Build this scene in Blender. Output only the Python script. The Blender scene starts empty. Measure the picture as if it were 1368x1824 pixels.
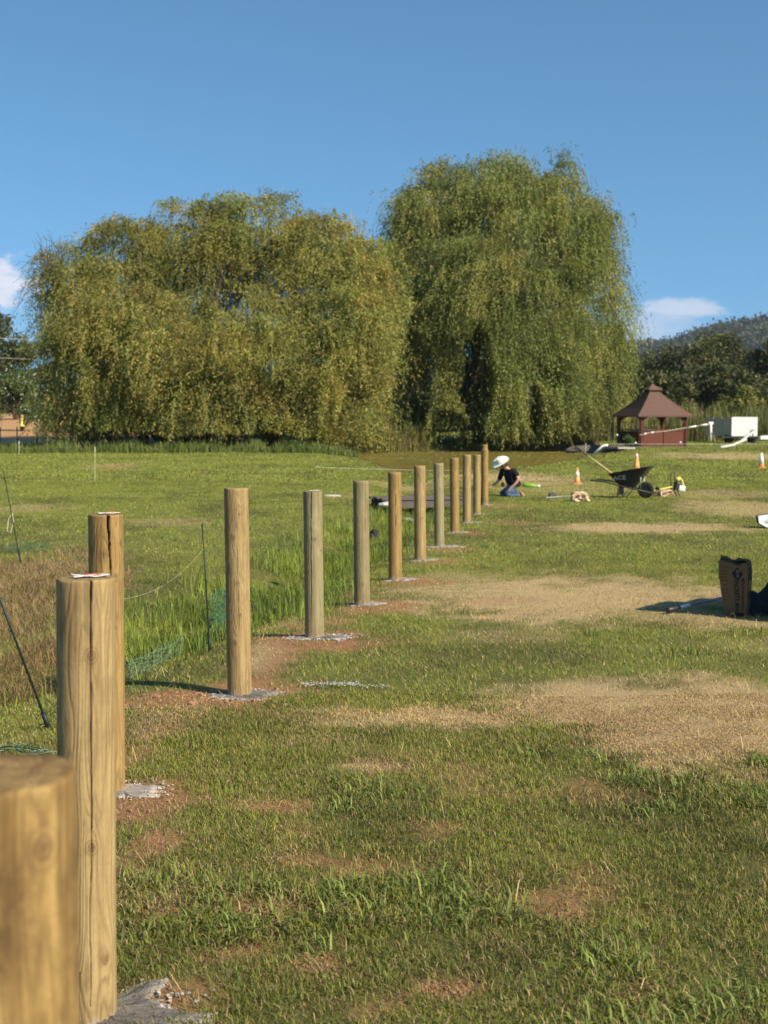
import bpy, bmesh, math, random
import numpy as np
from mathutils import Vector, Matrix, Euler
R = math.radians
PI = math.pi
scene = bpy.context.scene
C = scene.collection
rng = np.random.default_rng(7)
random.seed(7)

# ------------------------------------------------------------------ camera
F = 2432.0                      # focal length in photo pixels
PITCH = math.atan((912 - 745) / F)
EYE = 1.65
cam = bpy.data.cameras.new('camera')
cam.sensor_fit = 'HORIZONTAL'; cam.sensor_width = 24.0; cam.lens = 24.0 * F / 1368
cam.clip_start = 0.05; cam.clip_end = 9000
cam.dof.use_dof = True; cam.dof.focus_distance = 6.5; cam.dof.aperture_fstop = cam.lens / 8.5
camo = bpy.data.objects.new('camera', cam); C.objects.link(camo)
camo.location = (0, 0, EYE); camo.rotation_euler = (R(90) - PITCH, 0, 0)
scene.camera = camo
scene.render.engine = 'CYCLES'
scene.view_settings.view_transform = 'Standard'; scene.view_settings.look = 'None'
scene.view_settings.exposure = 0.8; scene.view_settings.gamma = 1.0
scene.view_settings.use_curve_mapping = False

# ------------------------------------------------------------------ sun + sky
SHX, SHY = -0.76, 0.65          # direction in which shadows fall
ELEV = R(36)
sd = Vector((-SHX * math.cos(ELEV), -SHY * math.cos(ELEV), math.sin(ELEV)))
sun = bpy.data.lights.new('sun', 'SUN'); sun.energy = 4.4; sun.angle = R(0.5); sun.color = (1.0, 0.88, 0.70)
suno = bpy.data.objects.new('sun', sun); C.objects.link(suno)
suno.rotation_euler = sd.to_track_quat('Z', 'Y').to_euler()
world = bpy.data.worlds.new('World'); scene.world = world; world.use_nodes = True
wn = world.node_tree.nodes; wl = world.node_tree.links; wn.clear()

class NT:
    """small helper for node trees"""
    def __init__(s, tree): s.n = tree.nodes; s.l = tree.links
    def new(s, t, **k):
        n = s.n.new(t)
        for a, b in k.items(): setattr(n, a, b)
        return n
    def put(s, sock, v):
        if hasattr(v, 'is_output') or isinstance(v, bpy.types.NodeSocket): s.l.new(v, sock)
        else: sock.default_value = v
    def m(s, op, a, b=None, c=None, clamp=False):
        n = s.new('ShaderNodeMath', operation=op, use_clamp=clamp)
        s.put(n.inputs[0], a)
        if b is not None: s.put(n.inputs[1], b)
        if c is not None: s.put(n.inputs[2], c)
        return n.outputs[0]
    def noise(s, vec, scale, detail=3, rough=0.55, dist=0.0):
        n = s.new('ShaderNodeTexNoise'); 
        if vec is not None: s.l.new(vec, n.inputs['Vector'])
        n.inputs['Scale'].default_value = scale; n.inputs['Detail'].default_value = detail
        n.inputs['Roughness'].default_value = rough; n.inputs['Distortion'].default_value = dist
        return n.outputs['Fac']
    def mapping(s, vec, sc):
        n = s.new('ShaderNodeMapping'); s.l.new(vec, n.inputs[0]); n.inputs['Scale'].default_value = sc
        return n.outputs[0]
    def mix(s, f, a, b, mode='MIX'):
        n = s.new('ShaderNodeMix', data_type='RGBA', blend_type=mode)
        s.put(n.inputs[0], f); s.put(n.inputs[6], a); s.put(n.inputs[7], b)
        return n.outputs[2]
    def ramp(s, f, lo, hi):
        n = s.new('ShaderNodeMapRange', interpolation_type='SMOOTHSTEP'); s.put(n.inputs[0], f)
        n.inputs[1].default_value = lo; n.inputs[2].default_value = hi
        return n.outputs[0]

w = NT(world.node_tree)
sky = w.new('ShaderNodeTexSky', sky_type='NISHITA'); sky.sun_disc = False
sky.sun_elevation = ELEV; sky.sun_rotation = math.atan2(-SHX, -SHY)
sky.air_density = 1.0; sky.dust_density = 0.25; sky.ozone_density = 3.0; sky.altitude = 300
tc = w.new('ShaderNodeTexCoord'); sx = w.new('ShaderNodeSeparateXYZ'); w.l.new(tc.outputs['Generated'], sx.inputs[0])
va = w.new('ShaderNodeVectorMath', operation='ADD'); w.l.new(tc.outputs['Generated'], va.inputs[0]); va.inputs[1].default_value = (0, 0, 0.16); w.l.new(va.outputs[0], sky.inputs['Vector'])
yy = w.m('MAXIMUM', sx.outputs[1], 0.02)
u = w.m('DIVIDE', sx.outputs[0], yy); v = w.m('DIVIDE', sx.outputs[2], yy)
cv = w.new('ShaderNodeCombineXYZ'); w.l.new(u, cv.inputs[0]); w.l.new(v, cv.inputs[1])
nz = w.noise(w.mapping(cv.outputs[0], (1, 2.6, 1)), 22, 7, 0.62, .6)
nz2 = w.noise(w.mapping(cv.outputs[0], (1, 3, 1)), 40, 5, 0.6)
def cloud(cu, cvv, ru, rv, soft):
    a = w.m('DIVIDE', w.m('SUBTRACT', u, cu), ru); b = w.m('DIVIDE', w.m('SUBTRACT', v, cvv), rv)
    d = w.m('ADD', w.m('MULTIPLY', a, a), w.m('MULTIPLY', b, b))
    d = w.m('ADD', d, w.m('MULTIPLY', w.m('SUBTRACT', nz, 0.5), 3.2))
    d = w.m('ADD', d, w.m('MULTIPLY', w.m('SUBTRACT', nz2, 0.5), 0.5))
    return w.ramp(d, 1.15, 1.15 - soft)
c1 = w.m('MULTIPLY', cloud(-0.330, 0.094, 0.080, 0.036, 0.8), .85)
c2 = cloud(0.216, 0.0795, 0.034, 0.0085, 1.0)
c3 = cloud(0.195, 0.066, 0.045, 0.016, 1.3)
cl = w.m('MAXIMUM', c1, w.m('MAXIMUM', w.m('MULTIPLY', c2, 0.55), w.m('MULTIPLY', c3, 0.42)))
shade = w.m('MULTIPLY', w.m('ADD', 0.72, w.m('MULTIPLY', nz2, 0.45)), 1.0)
ccol = w.new('ShaderNodeCombineColor'); 
w.l.new(w.m('MULTIPLY', shade, 5.6), ccol.inputs[0]); w.l.new(w.m('MULTIPLY', shade, 5.4), ccol.inputs[1]); w.l.new(w.m('MULTIPLY', shade, 5.7), ccol.inputs[2])
skyc = w.mix(1.0, sky.outputs[0], (0.62, 0.88, 0.90, 1), 'MULTIPLY')
bg = w.new('ShaderNodeBackground'); bg.inputs['Strength'].default_value = 0.105
w.l.new(w.mix(w.m('MULTIPLY', cl, 0.9), skyc, ccol.outputs[0]), bg.inputs['Color'])
out = w.new('ShaderNodeOutputWorld'); w.l.new(bg.outputs[0], out.inputs[0])

# ------------------------------------------------------------------ helpers
cp, sp_ = math.cos(PITCH), math.sin(PITCH)
def ray(px, py):
    x = (px - 684) / F; y = -(py - 912) / F
    return Vector((x, cp + y * sp_, -sp_ + y * cp))
def P(px, py, Y):
    d = ray(px, py); return Vector((0, 0, EYE)) + d * (Y / d.y)
def mpp(Y): return Y / F          # metres per photo pixel at distance Y

def tag(o, label=None, cat=None, group=None, kind=None):
    if label: o['label'] = label
    if cat: o['category'] = cat
    if group: o['group'] = group
    if kind: o['kind'] = kind
    return o
def thing(name, label, cat, loc=(0, 0, 0), rz=0, group=None):
    o = bpy.data.objects.new(name, None); C.objects.link(o); o.empty_display_size = 0.2
    o.location = loc; o.rotation_euler = (0, 0, rz)
    return tag(o, label, cat, group)

class MB:
    def __init__(s): s.v = []; s.f = []; s.c = []
    def add(s, V, Fc, col=None):
        k = len(s.v); s.v += [tuple(p) for p in V]; s.f += [tuple(i + k for i in f) for f in Fc]
        s.c += [col or (1, 1, 1)] * len(V); return s
    def box(s, c, size, rot=(0, 0, 0), col=None, taper=1.0):
        m = Euler(rot).to_matrix(); V = []
        for z in (-.5, .5):
            t = taper if z > 0 else 1
            for x, y in ((-.5, -.5), (.5, -.5), (.5, .5), (-.5, .5)):
                V.append(Vector(c) + m @ Vector((x * size[0] * t, y * size[1] * t, z * size[2])))
        return s.add(V, [(3, 2, 1, 0), (4, 5, 6, 7), (0, 1, 5, 4), (1, 2, 6, 5), (2, 3, 7, 6), (3, 0, 4, 7)], col)
    def tube(s, pts, r, n=8, col=None, cap=True):
        pts = [Vector(p) for p in pts]
        rr = r if isinstance(r, (list, tuple)) else [r] * len(pts)
        V = []; Fc = []
        prev = None
        for i, p in enumerate(pts):
            t = (pts[min(i + 1, len(pts) - 1)] - pts[max(i - 1, 0)]).normalized()
            a = prev if prev is not None else (Vector((0, 0, 1)) if abs(t.z) < .9 else Vector((1, 0, 0)))
            sd_ = t.cross(a).normalized(); up = sd_.cross(t).normalized(); prev = up
            for k in range(n):
                an = 2 * PI * k / n
                V.append(p + (sd_ * math.cos(an) + up * math.sin(an)) * rr[i])
        for i in range(len(pts) - 1):
            for k in range(n):
                a = i * n + k; b = i * n + (k + 1) % n
                Fc.append((a, b, b + n, a + n))
        if cap:
            Fc.append(tuple(range(n))[::-1]); Fc.append(tuple((len(pts) - 1) * n + k for k in range(n)))
        return s.add(V, Fc, col)
    def lathe(s, prof, c=(0, 0, 0), n=20, col=None, rot=None, cols=None, sc=(1, 1)):
        V = []; Fc = []; m = Euler(rot).to_matrix() if rot else Matrix.Identity(3)
        for r, z in prof:
            for k in range(n):
                a = 2 * PI * k / n
                V.append(Vector(c) + m @ Vector((r * math.cos(a) * sc[0], r * math.sin(a) * sc[1], z)))
        for i in range(len(prof) - 1):
            for k in range(n):
                a = i * n + k; b = i * n + (k + 1) % n
                Fc.append((a, b, b + n, a + n))
        Fc.append(tuple(range(n))[::-1]); Fc.append(tuple((len(prof) - 1) * n + k for k in range(n)))
        s.add(V, Fc, col)
        if cols:
            for i in range(len(prof)):
                for k in range(n): s.c[len(s.v) - len(V) + i * n + k] = cols[i]
        return s
    def lump(s, c, r, seed=0, col=None, flat=1.0, sub=1, rough=.25):
        bm = bmesh.new(); bmesh.ops.create_icosphere(bm, subdivisions=sub, radius=1)
        rr = random.Random(seed); V = []
        for v_ in bm.verts:
            k = 1 + rr.uniform(-rough, rough); V.append(Vector(c) + Vector((v_.co.x * r * k, v_.co.y * r * k, v_.co.z * r * k * flat)))
        Fc = [tuple(x.index for x in f.verts) for f in bm.faces]; bm.free()
        return s.add(V, Fc, col)
    def build(s, name, mat, parent=None, smooth=False, bevel=0, colors=False):
        me = bpy.data.meshes.new(name); me.from_pydata(s.v, [], s.f); me.update()
        if colors:
            a = me.color_attributes.new('Col', 'FLOAT_COLOR', 'POINT')
            a.data.foreach_set('color', np.hstack([np.array(s.c, dtype=np.float32), np.ones((len(s.c), 1), np.float32)]).ravel())
        o = bpy.data.objects.new(name, me); C.objects.link(o)
        if mat: me.materials.append(mat)
        if smooth: me.shade_smooth()
        if bevel:
            b = o.modifiers.new('bevel', 'BEVEL'); b.width = bevel; b.segments = 2; b.limit_method = 'ANGLE'
        if parent: o.parent = parent
        return o

def np_mesh(name, V, Fs, mat, col=None, parent=None, smooth=False, attrs=None):
    me = bpy.data.meshes.new(name)
    V = np.asarray(V, dtype=np.float32)
    me.vertices.add(len(V)); me.vertices.foreach_set('co', V.ravel())
    idx = np.concatenate([f.ravel() for f in Fs]).astype(np.int32)
    cnt = np.concatenate([np.full(len(f), f.shape[1]) for f in Fs]).astype(np.int32)
    me.loops.add(len(idx)); me.loops.foreach_set('vertex_index', idx)
    me.polygons.add(len(cnt))
    me.polygons.foreach_set('loop_start', np.concatenate([[0], np.cumsum(cnt)[:-1]]).astype(np.int32))
    try: me.polygons.foreach_set('loop_total', cnt)
    except Exception: pass
    me.update(calc_edges=True)
    if col is not None:
        a = me.color_attributes.new('Col', 'FLOAT_COLOR', 'POINT')
        a.data.foreach_set('color', np.hstack([col, np.ones((len(col), 1))]).astype(np.float32).ravel())
    for k, val in (attrs or {}).items():
        a = me.attributes.new(k, 'FLOAT', 'POINT'); a.data.foreach_set('value', val.astype(np.float32))
    if mat: me.materials.append(mat)
    if smooth: me.shade_smooth()
    o = bpy.data.objects.new(name, me); C.objects.link(o)
    if parent: o.parent = parent
    return o

def _h(ix, iy, s):
    n = (ix.astype(np.int64) * 374761393 + iy.astype(np.int64) * 668265263 + s * 1442695041) & 0xFFFFFFFF
    n = ((n ^ (n >> 13)) * 1274126177) & 0xFFFFFFFF
    return ((n ^ (n >> 16)) & 0xFFFFFF) / float(0xFFFFFF)
def vnoise(x, y, s=0):
    x = np.asarray(x, float); y = np.asarray(y, float)
    ix = np.floor(x); iy = np.floor(y); fx = x - ix; fy = y - iy
    fx = fx * fx * (3 - 2 * fx); fy = fy * fy * (3 - 2 * fy)
    ix = ix.astype(np.int64); iy = iy.astype(np.int64)
    a = _h(ix, iy, s); b = _h(ix + 1, iy, s); c = _h(ix, iy + 1, s); d = _h(ix + 1, iy + 1, s)
    return (a * (1 - fx) + b * fx) * (1 - fy) + (c * (1 - fx) + d * fx) * fy
def fbm(x, y, s=0, o=4):
    t = 0; a = .5; k = 1
    for i in range(o):
        t = t + a * vnoise(x * k, y * k, s + i * 17); a *= .5; k *= 2.03
    return t / (1 - .5 ** o)
def sstep(a, b, x):
    t = np.clip((x - a) / (b - a), 0, 1); return t * t * (3 - 2 * t)

# materials
def mat(name, col, rough=.8, var=.25, scale=8, bump=0, bscale=None, metal=0, spec=.3, use_col=False, stretch=(1, 1, 1), trans=0):
    m = bpy.data.materials.new(name); m.use_nodes = True; m.node_tree.nodes.clear(); t = NT(m.node_tree)
    tcn = t.new('ShaderNodeTexCoord'); vec = t.mapping(tcn.outputs['Object'], stretch)
    n = t.noise(vec, scale, 5)
    base = t.new('ShaderNodeRGB').outputs[0]; base.default_value = (*col, 1)
    if use_col:
        a = t.new('ShaderNodeVertexColor'); a.layer_name = 'Col'
        base = t.mix(1.0, a.outputs[0], base, 'MULTIPLY')
    f = t.m('ADD', 1 - var, t.m('MULTIPLY', n, 2 * var))
    cc = t.new('ShaderNodeCombineColor')
    for i in range(3): t.l.new(f, cc.inputs[i])
    base = t.mix(1.0, base, cc.outputs[0], 'MULTIPLY')
    b = t.new('ShaderNodeBsdfPrincipled'); t.l.new(base, b.inputs['Base Color'])
    b.inputs['Roughness'].default_value = rough; b.inputs['Metallic'].default_value = metal
    b.inputs['Specular IOR Level'].default_value = spec
    if bump:
        bn = t.new('ShaderNodeBump'); bn.inputs['Strength'].default_value = bump; bn.inputs['Distance'].default_value = .02
        t.l.new(t.noise(vec, bscale or scale * 3, 6), bn.inputs['Height']); t.l.new(bn.outputs[0], b.inputs['Normal'])
    o = t.new('ShaderNodeOutputMaterial'); 
    if trans:
        tr = t.new('ShaderNodeBsdfTranslucent'); t.l.new(base, tr.inputs[0])
        ms = t.new('ShaderNodeMixShader'); ms.inputs[0].default_value = trans
        t.l.new(b.outputs[0], ms.inputs[1]); t.l.new(tr.outputs[0], ms.inputs[2]); t.l.new(ms.outputs[0], o.inputs[0])
    else: t.l.new(b.outputs[0], o.inputs[0])
    return m

M = {}
M['leaf'] = mat('foliage', (1, 1, 1), .6, .12, .5, use_col=True, trans=.30, spec=.25)
M['blade'] = mat('grass_blades', (1, 1, 1), .6, .15, 1.2, use_col=True, trans=.22, spec=.2)
M['bark'] = mat('bark', (.10, .075, .05), .95, .4, 6, bump=.6, stretch=(1, 1, .25))
M['soil'] = mat('soil', (.30, .16, .085), 1, .35, 25, bump=.6)
M['straw'] = mat('straw', (1, 1, 1), .8, .2, 3, use_col=True, trans=.15, spec=.15)
M['concrete'] = mat('concrete', (1, 1, 1), .95, .22, 40, bump=.5, use_col=True)
M['paper'] = mat('white_paper', (.8, .8, .8), .6, .03, 30)
M['black'] = mat('black_plastic', (.016, .016, .018), .45, .2, 12, spec=.4)
M['blackmetal'] = mat('black_steel', (.03, .028, .026), .5, .3, 20, spec=.5)
M['rubber'] = mat('rubber', (.02, .02, .02), .85, .2, 30)
M['white'] = mat('white_paint', (.75, .74, .70), .5, .08, 3)
M['greymetal'] = mat('galvanised_steel', (.38, .38, .37), .45, .15, 10, metal=.6)
M['orange'] = mat('cone_plastic', (1, 1, 1), .55, .1, 12, use_col=True)
M['wood_handle'] = mat('handle_wood', (.50, .38, .18), .6, .15, 10, stretch=(1, 1, 1))
M['wood_grey'] = mat('weathered_planks', (.115, .098, .08), .9, .45, 9, bump=.4, stretch=(.4, 4, 4))
M['kraft'] = mat('kraft_paper', (.17, .105, .055), .85, .18, 9, bump=.35, bscale=14)
M['ink'] = mat('printing_ink', (.03, .025, .02), .8, .1, 10)
M['inkred'] = mat('brown_ink', (.13, .055, .03), .8, .1, 10)
M['redwood'] = mat('red_stained_wood', (.135, .045, .028), .75, .3, 5, bump=.3, stretch=(3, 3, .5))
M['shingle'] = mat('roof_shingles', (.125, .072, .054), .9, .25, 14, bump=.4)
M['skin'] = mat('skin', (.50, .26, .17), .55, .1, 12)
M['shirt'] = mat('black_cotton', (.012, .011, .012), .9, .25, 14, bump=.3)
M['jeans'] = mat('denim', (.075, .12, .20), .9, .35, 10, bump=.3)
M['boot'] = mat('tan_leather', (.36, .21, .11), .7, .2, 14)
M['hat'] = mat('white_straw_hat', (.82, .79, .68), .7, .06, 20)
M['hatband'] = mat('hat_band', (.10, .09, .08), .7, .1, 10)
M['hair'] = mat('dark_hair', (.03, .02, .015), .7, .2, 30)
M['red'] = mat('red_cloth', (.55, .07, .05), .8, .15, 14)
M['lime'] = mat('lime_plastic', (.17, .36, .03), .4, .1, 12)
M['yellow'] = mat('yellow_plastic', (.62, .52, .12), .45, .1, 12)
M['tarp'] = mat('dark_fabric', (.026, .026, .028), .85, .3, 6, bump=.3)
M['net'] = mat('green_netting', (.045, .17, .10), .6, .1, 12)
M['palenet'] = mat('pale_green_netting', (.16, .26, .17), .6, .1, 12)
M['string'] = mat('string', (.60, .58, .42), .8, .1, 20)
M['stake'] = mat('dark_green_stake', (.010, .020, .016), .5, .15, 30)
M['stone'] = mat('pale_stone', (.55, .52, .46), .9, .15, 6, bump=.4)

# ------------------------------------------------------------------ posts data (centre x top, y top, centre x base, y base, width, distance)
POST = [(-12, 1376, -4, 2560, 278, 1.42), (153, 1029, 156, 1812, 102, 3.75), (188.5, 916, 192, 1408, 61.5, 6.15),
        (420.5, 869, 427, 1239, 42.8, 8.5), (557, 875, 560.5, 1135, 33.6, 10.9), (643, 856, 645, 1077, 28, 13.3),
        (703, 841, 704, 1032, 23.5, 15.7), (747.5, 829.5, 748.5, 998, 20.6, 18.1), (781, 825, 782.5, 972, 17.8, 20.5),
        (809, 815.5, 810, 948, 16, 22.9), (831.5, 810, 831.5, 930, 14.8, 25.3), (849.5, 810, 849.5, 916, 13.4, 27.7),
        (863.5, 792, 863.5, 898, 12.6, 30.2)]
_yy = [-30, 2.0]; _zz = [0.03, 0.01]
for p in POST[1:]:
    b = P(p[2], p[3], p[5]); _yy.append(b.y); _zz.append(b.z)
_yy += [40, 50, 62, 90, 160, 400, 900]; _zz += [-.27, -.29, -.25, .22, 1.3, 4.0, 9.0]
def plane_pt(px, py, z):
    d = ray(px, py); t = (z - EYE) / d.z; return Vector((0, 0, EYE)) + d * t
WATER = -0.36
pond_px = [(600, 812), (636, 815), (680, 828), (730, 842), (800, 847), (860, 839), (920, 833), (980, 826), (1026, 817), (1058, 807), (1040, 804.5), (960, 803.8), (860, 803.8), (760, 804.5), (680, 806), (620, 809)]
pond = np.array([[q.x, q.y] for q in (plane_pt(a, b, WATER) for a, b in pond_px)])
def sdpoly(X, Y, poly):
    X = np.asarray(X, float); Y = np.asarray(Y, float)
    d = np.full(X.shape, 1e9); inside = np.zeros(X.shape, bool)
    n = len(poly)
    for i in range(n):
        a = poly[i]; b = poly[(i + 1) % n]; e = b - a
        t = np.clip(((X - a[0]) * e[0] + (Y - a[1]) * e[1]) / (e @ e), 0, 1)
        d = np.minimum(d, np.hypot(X - a[0] - t * e[0], Y - a[1] - t * e[1]))
        c = ((a[1] > Y) != (b[1] > Y)) & (X < (b[0] - a[0]) * (Y - a[1]) / (b[1] - a[1] + 1e-12) + a[0])
        inside ^= c
    return np.where(inside, -d, d)
def sdline(X, Y, L):
    X = np.asarray(X, float); Y = np.asarray(Y, float); d = np.full(X.shape, 1e9)
    for a, b in zip(L[:-1], L[1:]):
        a = np.array(a); b = np.array(b); e = b - a
        t = np.clip(((X - a[0]) * e[0] + (Y - a[1]) * e[1]) / (e @ e), 0, 1)
        d = np.minimum(d, np.hypot(X - a[0] - t * e[0], Y - a[1] - t * e[1]))
    return d
def prof(Y): return np.interp(Y, _yy, _zz)
def base_pt(px, py):
    d = ray(px, py); t = 1.0
    for k in range(60):
        p = Vector((0, 0, EYE)) + d * t
        g = float(prof(p.y)); t = (g - EYE) / d.z * .5 + t * .5
    return Vector((0, 0, EYE)) + d * t
swale = [tuple(base_pt(a, b)[:2]) for a, b in ((-300, 1300), (60, 1180), (260, 1120), (420, 1075), (545, 1010), (640, 955), (700, 925), (728, 905), (760, 885), (740, 860), (700, 840))]
def terrain(X, Y):
    X = np.asarray(X, float); Y = np.asarray(Y, float)
    z = prof(Y) + (fbm(X * .9, Y * .9, 3, 3) - .5) * .05 + (fbm(X * .12, Y * .12, 5, 2) - .5) * .16 * sstep(25, 60, Y)
    # lawn rises gently towards the gazebo, falls to the pond
    z = z + sstep(6, 16, X) * sstep(40, 70, Y) * .10
    s = sdline(X, Y, swale)
    z = z - .22 * np.exp(-(s / .75) ** 2) * sstep(60, 45, Y)
    d = sdpoly(X, Y, pond)
    near = sstep(3.0, 0.0, d)
    z = z * (1 - near) + (WATER + .02 + .05 * np.clip(d, 0, 3)) * near
    z = np.where(d < 0, np.maximum(WATER + .02 + d * .35, WATER - .8), z)
    return z
def tz(x, y): return float(terrain(np.array([x]), np.array([y]))[0])
def G(px, py):
    """ground point seen at a pixel"""
    d = ray(px, py); t = 1.0
    for k in range(80):
        p = Vector((0, 0, EYE)) + d * t
        t = (tz(p.x, p.y) - EYE) / d.z * .4 + t * .6
    p = Vector((0, 0, EYE)) + d * t
    return Vector((p.x, p.y, tz(p.x, p.y)))

# ground patches, traced to the lawn: (px, py, rx, ry, strength)
def patchlist(L):
    o = []
    for px, py, rx, ry, s in L:
        c = base_pt(px, py); a = base_pt(px, py - ry * .96); b = base_pt(px, py + ry * .96)
        o.append((c.x, (a.y + b.y) / 2, rx * mpp(c.y), max((a.y - b.y) / 2, .05), s))
    return o
DRY = patchlist([(960, 1070, 230, 42, 1.0), (1120, 1062, 190, 42, .95), (820, 1050, 90, 26, .5), (1240, 1100, 150, 20, .7), (1120, 1262, 330, 46, 1.0), (760, 1285, 210, 26, 1.0), (1340, 1270, 130, 70, 1.1),
                 (1220, 1330, 150, 58, .9), (1190, 1372, 60, 22, .9), (1330, 1375, 90, 24, .6), (655, 1363, 80, 12, .9), (1160, 940, 190, 9, .9), (1330, 908, 130, 16, .65), (1290, 880, 120, 8, .5),
                 (1300, 815, 140, 6, .7), (640, 884, 40, 6, .4), (300, 930, 90, 8, .35), (60, 905, 80, 8, .4), (200, 830, 60, 5, .35), (920, 852, 110, 12, .8), (1000, 870, 120, 12, .4), (740, 858, 80, 8, .5), (470, 1090, 90, 24, .8),
                 (470, 1170, 60, 45, .8), (820, 1030, 60, 16, .5), (560, 1320, 120, 16, .3), (430, 1050, 60, 20, .3), (1340, 1150, 120, 14, .25), (300, 1290, 90, 30, .55), (1090, 1300, 90, 26, .7), (900, 1130, 130, 14, .35)])
THATCH = patchlist([(40, 1085, 115, 72, 1.0), (120, 1040, 60, 24, .6), (-150, 1100, 180, 120, 1.0), (70, 1160, 70, 40, .7)])
DIRT = patchlist([(500, 1438, 95, 15, .9), (775, 1474, 60, 20, .9), (530, 1532, 55, 15, .85), (660, 1560, 80, 24, .8), (480, 1622, 85, 24, .9), (560, 1722, 50, 20, .95), (800, 1768, 45, 16, .8), (1020, 1640, 40, 13, .7),
                  (260, 1425, 80, 38, .95), (280, 1502, 45, 22, .9), (215, 1580, 30, 40, .8), (300, 1790, 90, 60, .85), (300, 1248, 80, 24, .95), (440, 1240, 100, 34, 1.1), (490, 1190, 40, 50, .75),
                  (570, 1140, 120, 18, .9), (680, 1082, 90, 13, .9), (740, 1036, 70, 9, .8), (1340, 1320, 30, 9, .3), (830, 1420, 60, 9, .35), (1160, 1700, 26, 12, .6), (900, 1690, 40, 10, .4), (880, 1070, 80, 10, .4), (235, 1350, 40, 60, .7),
                  (780, 1000, 50, 7, .7), (760, 940, 40, 9, .8), (800, 975, 45, 6, .7), (900, 930, 50, 5, .5), (830, 950, 35, 5, .7), (890, 902, 40, 4, .7), (560, 1105, 60, 12, .7), (640, 1050, 40, 8, .6), (600, 885, 30, 3, .3), (200, 832, 25, 3, .6)])
def field(X, Y, L, s, wob=.55):
    n = (fbm(X * 3.1, Y * 2.4, s, 5) - .5) * 2.6; n2 = (fbm(X * .7, Y * .7, s + 5, 3) - .5) * 2; n = n + (fbm(X * 9, Y * 7, s + 9, 3) - .5) * 1.3
    t = np.zeros(np.shape(X))
    for cx, cy, rx, ry, st in L:
        q = np.sqrt(((X - cx) / rx) ** 2 + ((Y - cy) / ry) ** 2) + n * wob * .8 + n2 * wob * .5
        t = np.maximum(t, st * sstep(1.35, .45, q))
    return np.clip(t, 0, 1)
G1 = np.array([.116, .136, .030]); G2 = np.array([.205, .240, .042]); G3 = np.array([.040, .060, .022])
S1 = np.array([.62, .46, .22]); S2 = np.array([.45, .33, .17]); D1 = np.array([.35, .185, .09]); T1 = np.array([.27, .19, .105])
def masks(X, Y):
    dry = field(X, Y, DRY, 11); dirt = field(X, Y, DIRT, 23, .7); th = field(X, Y, THATCH, 31, .6)
    sp = fbm(X * 2.6, Y * 2.6, 41, 4)
    nearbare = sstep(.57, .68, sp) * sstep(9, 5, Y) * sstep(2.6, .6, X) * .7
    dirt = np.maximum(dirt, nearbare)
    return dry, dirt, th
def greens(X, Y):
    a = fbm(X * .8, Y * .5, 51, 4); b = fbm(X * 2.5, Y * 1.7, 57, 3)
    k = np.clip((a - .5) * 2.4 + (b - .5) * 1.6 + .45 + .30 * sstep(16, 40, Y) * sstep(.5, -2, X / (Y * .1)) + .28 * sstep(10, 18, Y) - .10 * sstep(9, 5, Y), 0, 1)[:, None]
    return G1 * (1 - k) + G2 * k

# ------------------------------------------------------------------ ground sheet
def axis(fine0, fine1, step, lo, hi, g):
    a = list(np.arange(fine0, fine1, step)); s = step
    while a[-1] < hi: s = min(s * g, 120); a.append(a[-1] + s)
    s = step; b = [fine0]
    while b[-1] > lo: s = min(s * g, 120); b.append(b[-1] - s)
    return np.array(b[1:][::-1] + a)
ax = axis(-6, 8, .13, -2600, 2600, 1.045); ay = axis(2.5, 34, .13, -60, 3600, 1.04)
XX, YY = np.meshgrid(ax, ay); xf, yf = XX.ravel(), YY.ravel()
zf = terrain(xf, yf)
dry, dirt, th = masks(xf, yf)
gc = greens(xf, yf)
mixd = (G3 * .6 + D1 * .45)
col = gc * .62 + np.array([.135, .105, .055]) * .38
far_b = sstep(20, 40, yf)[:, None]
col = col * (1 - far_b) + (gc * .85 + np.array([.05, .04, .01]) * .3) * far_b
col = col * (1 - dry[:, None]) + S2 * 1.05 * dry[:, None]
col = col * (1 - th[:, None]) + T1 * .8 * th[:, None]
col = col * (1 - dirt[:, None]) + D1 * 1.0 * dirt[:, None]
pd = sdpoly(xf, yf, pond)
mud = sstep(.9, 0, pd)[:, None]; col = col * (1 - mud) + np.array([.10, .075, .035]) * mud
nx, ny = len(ax), len(ay)
ii = (np.arange(ny - 1)[:, None] * nx + np.arange(nx - 1)[None, :]).ravel()
quads = np.stack([ii, ii + 1, ii + 1 + nx, ii + nx], 1)
gm = bpy.data.materials.new('lawn_ground'); gm.use_nodes = True; gm.node_tree.nodes.clear(); t = NT(gm.node_tree)
a = t.new('ShaderNodeVertexColor'); a.layer_name = 'Col'; tcn = t.new('ShaderNodeTexCoord')
n1 = t.noise(tcn.outputs['Object'], 60, 6, .7); n2 = t.noise(tcn.outputs['Object'], 7, 5, .65); n3 = t.noise(tcn.outputs['Object'], 1.1, 4, .6)
f = t.m('ADD', .35, t.m('ADD', t.m('MULTIPLY', n1, .65), t.m('ADD', t.m('MULTIPLY', n2, .4), t.m('MULTIPLY', n3, .25))))
cc = t.new('ShaderNodeCombineColor'); [t.l.new(f, cc.inputs[i]) for i in range(3)]
bs = t.new('ShaderNodeBsdfPrincipled'); bs.inputs['Roughness'].default_value = 1; bs.inputs['Specular IOR Level'].default_value = .1
t.l.new(t.mix(1, a.outputs[0], cc.outputs[0], 'MULTIPLY'), bs.inputs['Base Color'])
bn = t.new('ShaderNodeBump'); bn.inputs['Strength'].default_value = .8; bn.inputs['Distance'].default_value = .03
t.l.new(t.m('ADD', n1, n2), bn.inputs['Height']); t.l.new(bn.outputs[0], bs.inputs['Normal'])
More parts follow.
